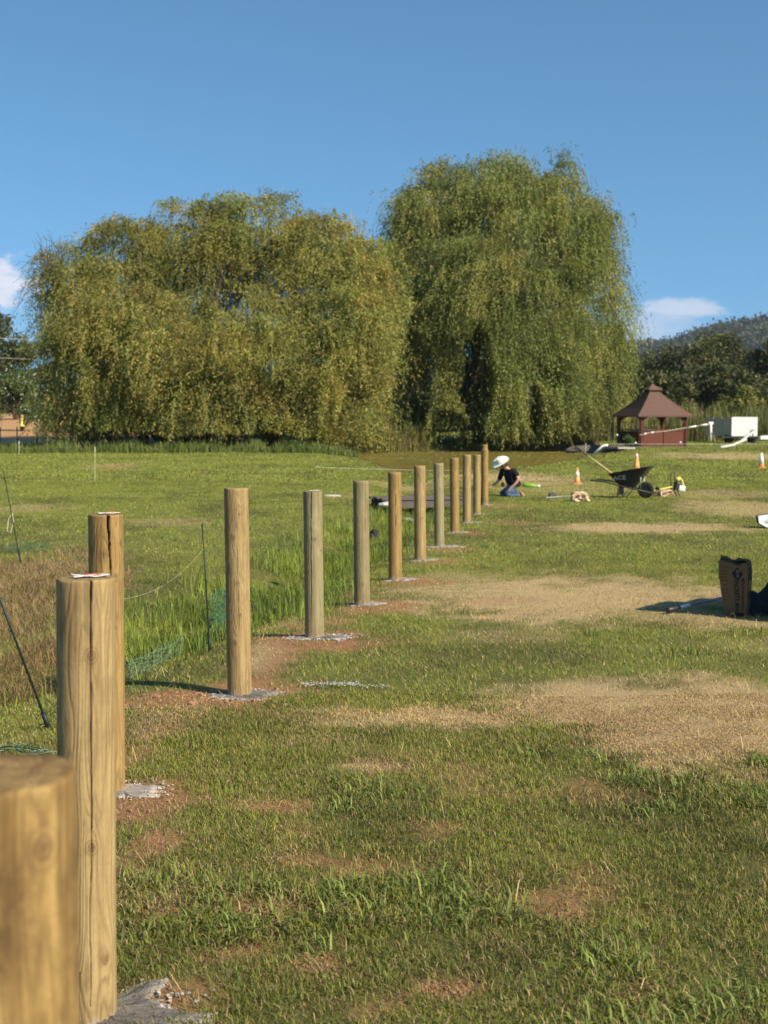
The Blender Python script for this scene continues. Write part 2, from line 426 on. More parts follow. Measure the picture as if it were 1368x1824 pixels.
o_ = t.new('ShaderNodeOutputMaterial'); t.l.new(bs.outputs[0], o_.inputs[0])
ground = np_mesh('ground', np.stack([xf, yf, zf], 1), [quads], gm, col, smooth=True); tag(ground, kind='structure')

# pond water
mw = bpy.data.materials.new('pond_water'); mw.use_nodes = True; mw.node_tree.nodes.clear(); t = NT(mw.node_tree)
tcn = t.new('ShaderNodeTexCoord'); n = t.noise(tcn.outputs['Object'], .5, 4); bs = t.new('ShaderNodeBsdfPrincipled')
t.l.new(t.mix(t.ramp(n, .35, .65), (.135, .110, .014, 1), (.175, .145, .024, 1)), bs.inputs['Base Color'])
bs.inputs['Roughness'].default_value = .3; bs.inputs['Specular IOR Level'].default_value = .25
bn = t.new('ShaderNodeBump'); bn.inputs['Strength'].default_value = .25; bn.inputs['Distance'].default_value = .05
t.l.new(t.noise(t.mapping(tcn.outputs['Object'], (1, .5, 1)), 2.5, 4), bn.inputs['Height']); t.l.new(bn.outputs[0], bs.inputs['Normal'])
o_ = t.new('ShaderNodeOutputMaterial'); t.l.new(bs.outputs[0], o_.inputs[0])
cx, cy = pond.mean(0)
pw = MB(); ring = [(cx + (x - cx) * 1.12, cy + (y - cy) * 1.06, WATER) for x, y in pond]
pw.add(ring, [tuple(range(len(ring)))])
tag(pw.build('pond_water', mw), kind='structure')
# floating leaves
X = rng.uniform(pond[:, 0].min(), pond[:, 0].max(), 5000); Y = rng.uniform(pond[:, 1].min(), pond[:, 1].max(), 5000)
k = (sdpoly(X, Y, pond) < -.3) & (rng.random(5000) < sstep(50, 75, Y) * .9 + .05); X = X[k]; Y = Y[k]; n = len(X)
a = rng.uniform(0, 2 * PI, n); r_ = rng.uniform(.05, .11, n)
V = np.zeros((n, 4, 3)); 
for j, (da, m_) in enumerate(((0, 1), (PI / 2, .45), (PI, 1), (-PI / 2, .45))):
    V[:, j, 0] = X + np.cos(a + da) * r_ * m_; V[:, j, 1] = Y + np.sin(a + da) * r_ * m_; V[:, j, 2] = WATER + .01 + rng.uniform(0, .02, n)
cols = np.repeat(np.array([[.45, .38, .14]]) * rng.uniform(.5, 1.1, (n, 1)), 4, 0)
tag(np_mesh('floating_leaves', V.reshape(-1, 3), [np.arange(n * 4).reshape(-1, 4)], M['leaf'], cols), kind='stuff', label='yellow fallen leaves floating on the green pond', cat='leaves')

# ------------------------------------------------------------------ grass
def blades(X, Y, h, wd, lean, col, seg=2, az=None):
    n = len(X); Z = terrain(X, Y) - .004
    a = rng.uniform(0, 2 * PI, n) if az is None else az
    b = a + rng.uniform(-.6, .6, n)
    s = np.stack([-np.sin(a), np.cos(a), np.zeros(n)], 1) * wd[:, None] / 2
    l = np.stack([np.cos(b), np.sin(b), np.zeros(n)], 1)
    base = np.stack([X, Y, Z], 1); up = np.array([[0, 0, 1.]])
    ln = np.clip(lean, 0, 1.4)[:, None]; H = h[:, None]
    tip = base + up * H * np.cos(ln) + l * H * np.sin(ln)
    if seg == 2:
        mid = base + up * H * .6 * np.cos(ln * .6) + l * H * .55 * np.sin(ln * .6)
        V = np.stack([base - s, base + s, mid + s * .85, mid - s * .85, tip], 1)
        i0 = np.arange(n)[:, None] * 5
        return V.reshape(-1, 3), [i0 + np.array([[0, 1, 2, 3]]), i0 + np.array([[3, 2, 4]])], np.repeat(col, 5, 0)
    V = np.stack([base - s, base + s, tip], 1); i0 = np.arange(n)[:, None] * 3
    return V.reshape(-1, 3), [i0 + np.array([[0, 1, 2]])], np.repeat(col, 3, 0)
def scatter(n, y0, y1, side=1.08, pw_=1.0, left=None):
    Y = (y0 ** 2 + rng.random(n) * (y1 ** 2 - y0 ** 2)) ** .5
    X = rng.uniform(-1, 1, n) * (.29 * side * Y + .35)
    return X, Y
swd = lambda X, Y: sdline(X, Y, swale)
def lawn(name, n, y0, y1, h0, h1, w0, w1, seg, label):
    X, Y = scatter(n, y0, y1, 1.25)
    dry, dirt, th = masks(X, Y)
    sparse = fbm(X * 5, Y * 5, 71, 3)
    keep = (rng.random(len(X)) > dirt * .93) & (sdpoly(X, Y, pond) > .3) & (rng.random(len(X)) < .35 + sstep(.25, .6, sparse) * .8)
    X = X[keep]; Y = Y[keep]; dry = dry[keep]; th = th[keep]; dirt = dirt[keep]; n = len(X)
    S1v = S1[None] * (.72 + .56 * fbm(X * 1.7, Y * 1.7, 63, 3))[:, None] * np.stack([np.ones(n), .92 + .16 * vnoise(X * .8, Y * .8, 5), .85 + .35 * vnoise(X, Y, 6)], 1)
    g = greens(X, Y) * (1 - .12 * sstep(9, 5, Y))[:, None] * rng.uniform(.65, 1.55, (n, 1)) * np.array([[1, 1, 1]]) 
    g[:, 0] *= rng.uniform(.85, 1.3, n)
    isdry = rng.random(n) < np.clip(dry * .86 + .12 + .12 * sstep(12, 5, Y) + dirt * .35, 0, 1)
    col = np.where(isdry[:, None], S1v * rng.uniform(.30, 1.15, (n, 1)) * (1 - .32 * sstep(9, 6, Y) * (1 - dry))[:, None], g)
    isth = rng.random(n) < th * .9
    col = np.where(isth[:, None], T1 * rng.uniform(.7, 1.9, (n, 1)), col)
    coarse = sstep(.52, .62, fbm(X * 1.3, Y * 1.3, 83, 3)) * (1 - dry) * sstep(9, 6, Y)
    h = rng.uniform(h0, h1, n) * (1 - .45 * dry) * (1 + .35 * coarse); wd = rng.uniform(w0, w1, n) * (1 + .5 * coarse)
    lean = rng.uniform(.3, 1.35, n); lean = np.where(isdry, np.maximum(lean, .9), lean)
    V, Fs, c = blades(X, Y, h, wd, lean, col, seg)
    o = np_mesh(name, V, Fs, M['blade'], c)
    tag(o, label, 'grass', kind='stuff'); return o
lawn('lawn_grass', 460000, 2.7, 8.5, .018, .050, .0020, .0038, 2, 'short mown lawn grass in the foreground with dry straw and bare spots')
lawn('lawn_grass', 330000, 8.5, 19, .025, .055, .0045, .008, 1, 'short mown lawn grass beside the row of middle posts')
lawn('lawn_grass', 300000, 19, 42, .03, .06, .009, .017, 1, 'short lawn grass around the wheelbarrow and kneeling person')
lawn('lawn_grass', 200000, 42, 92, .04, .09, .022, .05, 1, 'distant lawn grass running up to the willows and gazebo')

# coarse tufts of wide blades in the foreground
def tufts(name, spots, per, hr, wr, spread, cols_, label, leanr=(.15, .9)):
    Xs = []; Ys = []; K = []
    for (x, y, s) in spots:
        n = int(per * rng.uniform(.6, 1.3)); r = rng.normal(0, spread * s, (n, 2))
        Xs.append(x + r[:, 0]); Ys.append(y + r[:, 1]); K.append(np.full(n, s))
    X = np.concatenate(Xs); Y = np.concatenate(Ys); K = np.concatenate(K); n = len(X)
    if n == 0: return
    c0, c1 = cols_; k = rng.random((n, 1)); col = (np.array(c0) * (1 - k) + np.array(c1) * k) * rng.uniform(.75, 1.25, (n, 1))
    V, Fs, c = blades(X, Y, rng.uniform(*hr, n) * K, rng.uniform(*wr, n), rng.uniform(*leanr, n), col, 2)
    tag(np_mesh(name, V, Fs, M['blade'], c), label, 'grass', kind='stuff')
sp = []
for k in range(900):
    X, Y = scatter(1, 3.3, 6.8); x, y = float(X[0]), float(Y[0])
    dens = float(fbm(np.array([x * 1.3]), np.array([y * 1.3]), 83, 3)[0]) + .06 * (x > .1) - .08 * (x < -.3)
    dd = masks(X, Y)
    if dens > .53 and dd[0][0] < .3 and dd[1][0] < .4: sp.append((x, y, rng.uniform(.6, 1.15)))
tufts('coarse_grass', sp, 26, (.045, .11), (.0040, .0085), .075, ((.13, .17, .036), (.25, .29, .07)), 'coarse broad bladed green tufts in the foreground lawn', (.55, 1.35))
sp = []
for k in range(260):
    X, Y = scatter(1, 6.8, 30); x, y = float(X[0]), float(Y[0])
    if masks(X, Y)[0][0] < .4 and rng.random() < .5: sp.append((x, y, rng.uniform(.5, 1.)))
tufts('coarse_grass', sp, 22, (.05, .11), (.006, .012), .09, ((.11, .15, .03), (.19, .24, .05)), 'scattered taller green tufts across the middle lawn')

# dead stalks lying on dry spots
X, Y = scatter(7000, 3.2, 14); d_, di_, t_ = masks(X, Y)
k = rng.random(len(X)) < (d_ * .5 + di_ * .3 + .03); X = X[k]; Y = Y[k]; n = len(X)
V, Fs, c = blades(X, Y, rng.uniform(.06, .16, n), rng.uniform(.002, .0035, n), rng.uniform(1.15, 1.5, n), S1 * .95 * rng.uniform(.5, 1.25, (n, 1)), 2)
tag(np_mesh('dry_stalks', V, Fs, M['straw'], c), 'bleached dry grass stalks lying over the lawn', 'straw', kind='stuff')

# tall grass in the swale left of the posts
def along(L, n, wid):
    L = np.array(L); seg = np.linalg.norm(L[1:] - L[:-1], axis=1); cum = np.concatenate([[0], np.cumsum(seg)])
    s = rng.random(n) * cum[-1]; i = np.clip(np.searchsorted(cum, s) - 1, 0, len(seg) - 1)
    tt = (s - cum[i]) / seg[i]; p = L[i] * (1 - tt[:, None]) + L[i + 1] * tt[:, None]
    return p[:, 0] + rng.normal(0, wid, n), p[:, 1] + rng.normal(0, wid, n)
X, Y = along(swale[1:9], 42000, .48)
th = field(X, Y, THATCH, 31, .6); dens = fbm(X * 1.1, Y * 1.1, 91, 3)
k = (rng.random(len(X)) > th * .85) & (rng.random(len(X)) < sstep(.36, .56, dens)) & (np.hypot(X + .05, Y - 13.3) > .3)
X = X[k]; Y = Y[k]; n = len(X)
kk = np.clip(fbm(X * .9, Y * .9, 97, 3) * 1.8 - .4 + rng.uniform(-.3, .3, n), 0, 1)[:, None]
colr = (np.array([.085, .135, .028]) * (1 - kk) + np.array([.24, .29, .045]) * kk) * rng.uniform(.7, 1.3, (n, 1))
V, Fs, c = blades(X, Y, rng.uniform(.06, .24, n) * (.35 + dens[k] * 1.1), rng.uniform(.004, .009, n), np.abs(rng.normal(.45, .4, n)), colr, 2)
tag(np_mesh('tall_grass', V, Fs, M['blade'], c), 'tall bright green grass in the ditch behind the posts', 'grass', kind='stuff')
# brown dead thatch heap on the left
X = []; Y = []
for cx_, cy_, rx_, ry_, s_ in THATCH:
    m_ = int(9000 * s_); r = np.sqrt(rng.random(m_)); a = rng.uniform(0, 2 * PI, m_); X.append(cx_ + rx_ * 1.1 * r * np.cos(a)); Y.append(cy_ + ry_ * 1.1 * r * np.sin(a))
X = np.concatenate(X); Y = np.concatenate(Y); k = (X > -.36 * Y - .5) & (np.hypot(X + 1.25, Y - 6.15) > .4); X = X[k]; Y = Y[k]; n = len(X)
cb = T1 * rng.uniform(.5, 1.7, (n, 1)); cb = np.where(rng.random((n, 1)) < .14, np.array([[.12, .14, .05]]), cb); cb[:, 2] *= rng.uniform(.6, 1, n)
V, Fs, c = blades(X, Y, rng.uniform(.06, .22, n), rng.uniform(.0025, .005, n), rng.uniform(.7, 1.55, n), cb, 2)
tag(np_mesh('dead_thatch', V, Fs, M['straw'], c), 'tangled brown dead grass at the left edge behind the second post', 'dry grass', kind='stuff')
# reeds / rank grass on the far pond bank, and at the foot of the trees
def bank(name, px0, px1, py, Yc, dY, n, hr, cols_, label, wr=(.03, .06)):
    x0 = (px0 - 684) / F * Yc; x1 = (px1 - 684) / F * Yc
    X = rng.uniform(x0, x1, n); Y = Yc + rng.uniform(-dY, dY, n)
    k = (sdpoly(X, Y, pond) > -.2); X = X[k]; Y = Y[k]; n = len(X)
    q = np.clip(fbm(X * .5, Y * .8, 7, 3) * 2 - .5 + rng.uniform(-.3, .3, n), 0, 1)[:, None]
    col = (np.array(cols_[0]) * (1 - q) + np.array(cols_[1]) * q) * rng.uniform(.7, 1.3, (n, 1))
    hh = rng.uniform(*hr, n) * (.15 + 1.7 * sstep(.3, .7, fbm(X * .9, Y, 9, 3)))
    V, Fs, c = blades(X, Y, hh, rng.uniform(*wr, n), np.abs(rng.normal(.2, .25, n)), col, 2)
    tag(np_mesh(name, V, Fs, M['blade'], c), label, 'grass', kind='stuff')
bank('reeds', 600, 770, 800, 81.5, 1.8, 9000, (.4, 1.0), ((.12, .13, .03), (.24, .20, .07)), 'yellow green reeds between the two willows on the pond bank')
bank('reeds', 930, 1060, 800, 82.5, 2.2, 8000, (.6, 1.8), ((.12, .13, .03), (.26, .20, .09)), 'tan and green reeds right of the willow by the pond')
bank('rank_grass', 1040, 1400, 790, 92, 7, 20000, (.3, 1.5), ((.09, .115, .03), (.27, .23, .09)), 'unmown grass behind the gazebo and trailer')
bank('rank_grass', -120, 640, 795, 71, 1.9, 15000, (.08, .42), ((.09, .13, .025), (.16, .19, .05)), 'ragged grass edge at the foot of the left willow', (.02, .045))

# brown dirt field at far left
fm = mat('bare_field', (.42, .24, .10), 1, .2, .15, bump=.2)
fx = np.linspace(-90, -12, 40); fy = np.linspace(79, 240, 60); FX, FY = np.meshgrid(fx, fy); FX = FX.ravel(); FY = FY.ravel()
i_ = (np.arange(59)[:, None] * 40 + np.arange(39)[None, :]).ravel()
fo = np_mesh('bare_field', np.stack([FX, FY, terrain(FX, FY) + .15], 1), [np.stack([i_, i_ + 1, i_ + 41, i_ + 40], 1)], fm, smooth=True); tag(fo, kind='structure')

# ------------------------------------------------------------------ foliage engines
def leaf_quads(p, d, ln, wd, nrm_r=None):
    n = len(p); d = d / (np.linalg.norm(d, axis=1, keepdims=True) + 1e-9)
    r = rng.normal(0, 1, (n, 3)); s = np.cross(d, r); s /= (np.linalg.norm(s, axis=1, keepdims=True) + 1e-9)
    s = s * wd[:, None] / 2; L = d * ln[:, None]
    V = np.stack([p, p + L * .45 + s, p + L, p + L * .45 - s], 1)
    return V.reshape(-1, 3), np.arange(n * 4).reshape(-1, 4)
def limb_mesh(mb, base, pts, r0, r1):
    n = len(pts); rr = [r0 + (r1 - r0) * i / (n - 1) for i in range(n)]
    mb.tube([tuple(Vector(q) - Vector(base)) for q in pts], rr, 8)
def arc(a, b, bulge, n=7, jit=.15):
    a = Vector(a); b = Vector(b); o = []
    for i in range(n):
        t_ = i / (n - 1); q = a.lerp(b, t_); q.z += bulge * math.sin(PI * t_)
        if 0 < i < n - 1: q += Vector((random.uniform(-jit, jit), random.uniform(-jit, jit), random.uniform(-jit, jit)))
        o.append(q)
    return o
def willow(label, base, domes, ncl, spc, palettes, llen, trunks, holes=(), jit=.6, spread=.35):
    root = thing('willow_tree', label, 'tree', base)
    base = np.array(base)
    wts = np.array([d[3] * d[5] for d in domes]); wts = wts / wts.sum()
    P0 = []; OUT = []; LL = []; CC = []; UPV = []
    for k in range(ncl):
        cx_, cy_, gz, rx, ry, rz, eq = domes[rng.choice(len(domes), p=wts)]
        a = rng.uniform(0, 2 * PI)
        cam_side = rng.random() < .62
        if cam_side and math.sin(a) > 0: a = -a
        if rng.random() < .60:
            el = math.asin(rng.uniform(.02, 1)); rad = rng.uniform(.76, 1.05)
            c = np.array([cx_ + rx * math.cos(el) * math.cos(a) * rad, cy_ + ry * math.cos(el) * math.sin(a) * rad, eq + rz * math.sin(el) * rad])
        else:
            hf = rng.random(); rad = rng.uniform(.70, 1.0) * (.80 + .20 * hf)
            c = np.array([cx_ + rx * math.cos(a) * rad, cy_ + ry * math.sin(a) * rad, gz + 1.2 + (eq - gz - .8) * hf])
        if rng.random() < .20: c[0] = cx_ + (c[0] - cx_) * rng.uniform(.2, .7); c[1] = cy_ + (c[1] - cy_) * rng.uniform(.1, .7) + .6; c[2] = gz + (c[2] - gz) * rng.uniform(.45, .92)
        L = rng.uniform(*llen); L = min(L, c[2] - gz + rng.uniform(-.5, .2)); L = max(L, .9)
        pal = palettes[rng.integers(len(palettes))] * rng.uniform(.68, 1.38)
        relx = (c[0] - base[0])
        n = int(spc * rng.uniform(.7, 1.3))
        sp_r = rng.uniform(.28, .62)
        off = rng.normal(0, sp_r, (n, 3)) * np.array([1, 1, .45])
        P0.append(c + off); o_ = np.array([math.cos(a), math.sin(a)]) * rng.uniform(.3, 1.3)
        OUT.append(np.tile(o_, (n, 1)) + rng.normal(0, spread, (n, 2)))
        LL.append(np.full(n, L) * rng.uniform(.45, 1.1, n)); CC.append(np.tile(pal, (n, 1)) * rng.uniform(.80, 1.2, (n, 1)))
        UPV.append(np.full(n, max(0, rng.normal(.25, .3))) * (c[2] > eq))
    P0 = np.concatenate(P0); OUT = np.concatenate(OUT); LL = np.concatenate(LL); CC = np.concatenate(CC); UPV = np.concatenate(UPV)
    per = 30
    s = np.linspace(0.02, 1, per)[None, :] + rng.uniform(-.02, .02, (len(P0), per))
    sl = s * LL[:, None]
    hx = (1 - np.exp(-sl / 1.1))
    pos = np.stack([P0[:, 0, None] + OUT[:, 0, None] * hx, P0[:, 1, None] + OUT[:, 1, None] * hx,
                    P0[:, 2, None] - sl + (UPV[:, None] + .25) * np.exp(-((sl - .45) / .5) ** 2) * 1.1], 2)
    tan = np.zeros_like(pos); tan[:, 1:] = pos[:, 1:] - pos[:, :-1]; tan[:, 0] = tan[:, 1]
    tan /= np.linalg.norm(tan, axis=2, keepdims=True) + 1e-9
    p = pos.reshape(-1, 3); d = tan.reshape(-1, 3) + rng.normal(0, jit, (len(p), 3)); c = np.repeat(CC, per, 0)
    keep = (p[:, 2] > terrain(p[:, 0], p[:, 1]) + .1) & (rng.random(len(p)) < .9)
    pit = fbm(p[:, 0] * .62 + p[:, 1] * .25, p[:, 2] * .40 + p[:, 1] * .15, 29, 3)
    keep &= ~((pit < .43) & (rng.random(len(p)) < .72) & (p[:, 1] < base[1] - 1.0))
    for hx_, hz_, hr, hzr in holes:
        q = np.hypot((p[:, 0] - hx_) / hr, (p[:, 2] - hz_) / hzr) + (fbm(p[:, 0] * 1.6, p[:, 2] * .7, 19, 3) - .5) * 1.2
        keep &= ~((q < 1) & (rng.random(len(p)) < .93) & (p[:, 1] < base[1] - 1.2))
    p = p[keep]; d = d[keep]; c = c[keep]; n = len(p)
    c = c * rng.uniform(.88, 1.14, (n, 1))
    V, Q = leaf_quads(p, d, rng.uniform(.12, .28, n), rng.uniform(.030, .060, n))
    np_mesh('crown', V - base.astype(np.float32), [Q], M['leaf'], np.repeat(c, 4, 0), root)
    tb = MB()
    for tr in trunks:
        for pts, r0, r1 in tr: limb_mesh(tb, base, pts, r0, r1)
    tb.build('trunk', M['bark'], root, smooth=True)
    return root
def pz(px, py, Y): q = P(px, py, Y); return q.x, q.z
PALW = [np.array(q) * np.array([1.62, 1.62, 1.50]) for q in ((.150, .150, .036), (.175, .165, .045), (.120, .130, .034), (.190, .165, .050), (.135, .150, .045), (.215, .175, .045))]
PALR = [np.array(q) * np.array([1.64, 1.60, 1.48]) for q in ((.135, .145, .036), (.160, .160, .044), (.110, .128, .036), (.175, .165, .050), (.125, .148, .046), (.095, .115, .032))]
# left willow: several merged domes
YL = 79.0
gl = tz(-9, YL)
dl = []
for (pxc, rpx, ytop, yeq, dy, ryf) in ((165, 88, 452, 560, -1, .9), (235, 105, 395, 500, 1, 1), (345, 125, 362, 480, 2, 1), (450, 125, 358, 470, 1, 1), (560, 105, 392, 500, 0, 1), (640, 66, 440, 540, 0, .9), (600, 95, 402, 500, 1, .9), (108, 40, 425, 520, 1, 1), (670, 40, 500, 600, 0, 1), (400, 200, 520, 640, -3, .55), (200, 130, 520, 640, -2.4, .6), (590, 110, 520, 640, -2.6, .6)):
    xc, zt = pz(pxc, ytop, YL + dy); _, ze = pz(pxc, yeq, YL + dy)
    rpx -= 22; dl.append((xc, YL + dy, gl, rpx * mpp(YL), max(2.2, rpx * mpp(YL) * ryf), zt - ze, ze))
bx = (380 - 684) * mpp(YL)
tr = []
for px0, px1, yt in ((200, 150, 520), (250, 250, 450), (330, 340, 430), (360, 450, 430), (430, 560, 450), (470, 640, 520), (300, 90, 480), (380, 400, 400)):
    a0 = ((px0 - 684) * mpp(YL), YL + random.uniform(-.8, .8), gl - .2); e = P(px1, yt, YL + random.uniform(-2, 2))
    pts = arc(a0, e, 1.0, 8, .3); tr.append((pts, .32, .05))
for k in range(26):   # bare twigs low at the ground edge
    a0 = Vector(((random.uniform(120, 560) - 684) * mpp(YL - 3), YL - 3.2 + random.uniform(-1, 1), gl + random.uniform(.1, 1.4)))
    tr.append((arc(a0, a0 + Vector((random.uniform(-2, 2), random.uniform(-1.4, .2), random.uniform(-.9, .5))), .4, 5, .15), .05, .015))
for k in range(46):   # sparse bare shoots at the far left top
    a0 = P(random.uniform(75, 125), random.uniform(470, 540), YL - 1); e = P(random.gauss(92, 26), random.uniform(408, 470), YL - 1 + random.uniform(-1, 1))
    tr.append((arc(a0, e, .4, 6, .12), .022, .007))
for k in range(30):
    a0 = P(random.uniform(60, 110), random.uniform(480, 560), YL - 1); e = P(random.uniform(22, 60), random.uniform(470, 560), YL - 1)
    tr.append((arc(a0, e, .6, 6, .1), .016, .006))
willow('broad willow on the left with drooping olive and yellow green branches down to the lawn', (bx, YL, gl), dl, 1080, 31, PALW, (.7, 2.9), [tr], jit=.85, spread=.75, holes=((P(425, 545, YL).x, P(425, 545, YL).z, .6, .7), (P(430, 783, YL).x, P(430, 783, YL).z, 3.8, .5), (P(250, 780, YL).x, P(250, 780, YL).z, 2.2, .45)))
# right willow
YR = 88.0
gr = tz(6, YR)
dr = []
for (pxc, rpx, ytop, yeq, dy, ryf) in ((850, 150, 285, 420, 1, 1), (930, 145, 290, 430, 0, 1), (760, 96, 335, 460, -1, 1), (1010, 100, 345, 470, -1, 1), (880, 185, 410, 560, -3, .75), (1045, 68, 415, 550, -1, 1), (1078, 46, 462, 545, 0, 1), (725, 58, 400, 540, -1, 1), (900, 150, 520, 680, -4, .6)):
    xc, zt = pz(pxc, ytop, YR + dy); _, ze = pz(pxc, yeq, YR + dy)
    rpx -= 12; dr.append((xc, YR + dy, gr, rpx * mpp(YR), max(2.2, rpx * mpp(YR) * ryf), zt - ze, ze))
tr = []
for px0, px1, yt in ((850, 760, 400), (850, 830, 350), (852, 930, 360), (858, 1010, 420), (848, 700, 480), (860, 1060, 520)):
    a0 = ((px0 - 684) * mpp(YR - 2), YR - 2 + random.uniform(-.4, .4), gr - .3); e = P(px1, yt, YR + random.uniform(-2, 2))
    tr.append((arc(a0, e, 1.6, 8, .25), .45, .06))
for k in range(60):   # sprigs on the skyline
    px_ = random.uniform(740, 1060); yt = 285 + ((px_ - 885) / 175) ** 2 * 70
    a0 = P(px_, yt + 22, YR); tr.append((arc(a0, a0 + Vector((random.uniform(-.5, .8), 0, random.uniform(.5, 1.1))), .1, 4, .06), .025, .01))
willow('tall rounded weeping willow with long hanging branches behind the pond', ((850 - 684) * mpp(YR), YR, gr), dr, 1000, 31, PALR, (1.1, 3.8), [tr], jit=.62, spread=.5, holes=((P(722, 690, YR).x, P(722, 690, YR).z, 1.6, 3.6), (P(838, 690, YR).x, P(838, 690, YR).z, .8, 3.4), (P(790, 760, YR).x, P(790, 760, YR).z, 1.4, 1.3), (P(930, 730, YR).x, P(930, 730, YR).z, .45, 1.6)))

def bushy(name, label, cat, base, rx, ry, h, nleaf, pal, trunk_h, group=None, lsize=(.25, .5), flowers=None, nl=14, trunk_r=.2):
    """tree with leaf clumps spread through irregular lobes"""
    root = thing(name, label, cat, base, group=group)
    lob = []
    for k in range(nl):
        a = rng.uniform(0, 2 * PI); r = math.sqrt(rng.random()) * .62; z = trunk_h + (h - trunk_h) * rng.uniform(.12, .80)
        q = 1 - abs((z - trunk_h) / (h - trunk_h) - .4) * .7
        lob.append((math.cos(a) * r * rx * q, math.sin(a) * r * ry * q, z, rng.uniform(.28, .46) * min(rx, (h - trunk_h) * .7) * (.7 + .3 * q)))
    Ps = []; Cs = []
    for x, y, z, r in lob:
        # sub clumps
        for j in range(16):
            v_ = rng.normal(0, 1, 3); v_ /= np.linalg.norm(v_); c = np.array([x, y, z]) + v_ * r * rng.uniform(.65, 1.05)
            m_ = max(6, nleaf // (nl * 16)); Ps.append(c + rng.normal(0, r * .2, (m_, 3))); 
            Cs.append(np.tile(np.array(pal[rng.integers(len(pal))]) * rng.uniform(.75, 1.25), (m_, 1)))
    p = np.concatenate(Ps); c = np.concatenate(Cs) * rng.uniform(.7, 1.3, (len(p), 1))
    p[:, 2] = np.maximum(p[:, 2], .1)
    d = rng.normal(0, 1, p.shape); V, Q = leaf_quads(p, d, rng.uniform(*lsize, len(p)), rng.uniform(lsize[0] * .5, lsize[1] * .5, len(p)))
    np_mesh('crown', V, [Q], M['leaf'], np.repeat(c, 4, 0), root)
    if flowers:
        pf = p[rng.integers(0, len(p), flowers)] + rng.normal(0, .05, (flowers, 3)); pf[:, 1] -= .15
        V, Q = leaf_quads(pf, rng.normal(0, 1, pf.shape), np.full(flowers, .13), np.full(flowers, .12))
        np_mesh('blossom', V, [Q], M['leaf'], np.full((len(V), 3), .75), root)
    tb = MB()
    for k in range(5):
        x, y, z, r = lob[k]; tb.tube([(0, 0, -.3), (x * .15, y * .15, trunk_h * .8 + .3), (x * .6, y * .6, (z + trunk_h) * .5), (x, y, z)], [trunk_r, trunk_r * .8, trunk_r * .45, trunk_r * .2], 7)
    tb.build('trunk', M['bark'], root, smooth=True)
    return root
DK = ((.080, .095, .034), (.115, .120, .042), (.055, .070, .028), (.15, .145, .050))
GY = ((.20, .21, .05), (.27, .25, .06), (.14, .16, .04))
def at_px(px, Y): x = (px - 684) * mpp(Y); return (x, Y, tz(x, Y))
def hgt(Y, py, base): return P(684, py, Y).z - base[2]
trees_r = [(1085, 140, 640, 44, 'dark green tree nearest the willow in the far right wood'), (1150, 150, 628, 60, 'tall dark tree directly behind the gazebo roof'), (1225, 135, 606, 55, 'broad dark oak between the gazebo and the trailer'),
           (1300, 145, 572, 62, 'tallest dark oak, behind the white trailer'), (1365, 130, 588, 60, 'dark oak at the right edge of the photo'), (1440, 140, 575, 70, 'dark oak cut off beyond the right edge'), (1120, 170, 622, 55, 'farther dull green tree above the gazebo'), (1265, 128, 650, 48, 'lower dark tree in front of the tall oaks'), (1340, 122, 668, 44, 'lower dark tree behind the trailer box'), (1185, 126, 668, 46, 'low dark tree just right of the gazebo peak')]
for px_, Y_, py_, rp, lb in trees_r:
    b = at_px(px_, Y_); h_ = hgt(Y_, py_, b)
    bushy('oak_tree', lb, 'tree', b, rp * mpp(Y_) * 1.3, rp * mpp(Y_), h_, 15000, DK, h_ * .08, group='dark trees of the far right wood', lsize=(.22, .5), nl=16)
for px_, Y_, py_, rp, lb in ((1318, 104, 684, 26, 'yellow green bush standing behind the white trailer'), (1275, 108, 712, 20, 'small pale green bush left of the trailer'), (1355, 108, 712, 22, 'low yellow green bush right of the trailer'), (1222, 106, 716, 20, 'olive bush behind the right side of the gazebo'), (1110, 108, 700, 28, 'olive bush behind the left side of the gazebo')):
    b = at_px(px_, Y_); bushy('bush', lb, 'bush', b, rp * mpp(Y_) * 1.2, rp * mpp(Y_), hgt(Y_, py_, b), 6000, GY, .2, group='bushes behind the gazebo and trailer', lsize=(.14, .3), nl=10, trunk_r=.06)
for px_, Y_, py_, rp, lb in ((-30, 170, 520, 70, 'dark conifer coloured tree at the far left edge'), (30, 160, 585, 45, 'dark tree behind the white flowering shrub'), (90, 165, 640, 45, 'dark tree partly hidden by the left willow'), (-100, 160, 560, 70, 'dark tree beyond the left edge'), (180, 175, 640, 70, 'dark tree glimpsed through the left willow base'), (715, 104, 560, 60, 'dark tree added to darken the gap between the willows'), (560, 175, 650, 80, 'dark tree hidden behind the left willow'), (380, 175, 650, 80, 'dark tree behind the middle of the left willow'), (850, 112, 640, 90, 'dark tree added as dark backing behind the trunk of the tall right willow'), (1000, 115, 640, 70, 'dark tree behind the right half of the tall willow')):  # trees behind the willow gaps are added to darken the crown interior
    b = at_px(px_, Y_); h_ = hgt(Y_, py_, b)
    bushy('dark_tree', lb, 'tree', b, rp * mpp(Y_) * 1.3, rp * mpp(Y_), h_, 9000, DK[:3], h_ * .06, group='dark trees of the far left wood', lsize=(.3, .6), nl=14)
b = at_px(40, 108); bushy('flowering_shrub', 'green shrub covered in white blossom at the left edge of the brown field', 'shrub', b, 3.6 * .62, 1.8, hgt(108, 652, b), 8000, ((.09, .14, .035), (.14, .19, .05), (.06, .10, .03)), .9, lsize=(.12, .26), flowers=420, nl=12, trunk_r=.1)
b = at_px(-35, 106); bushy('green_shrub', 'plain green shrub cut off by the left edge beside the blossom shrub', 'shrub', b, 2.6, 1.8, hgt(106, 672, b), 6000, ((.09, .14, .035), (.12, .16, .05)), .6, lsize=(.12, .26), nl=10, trunk_r=.1)

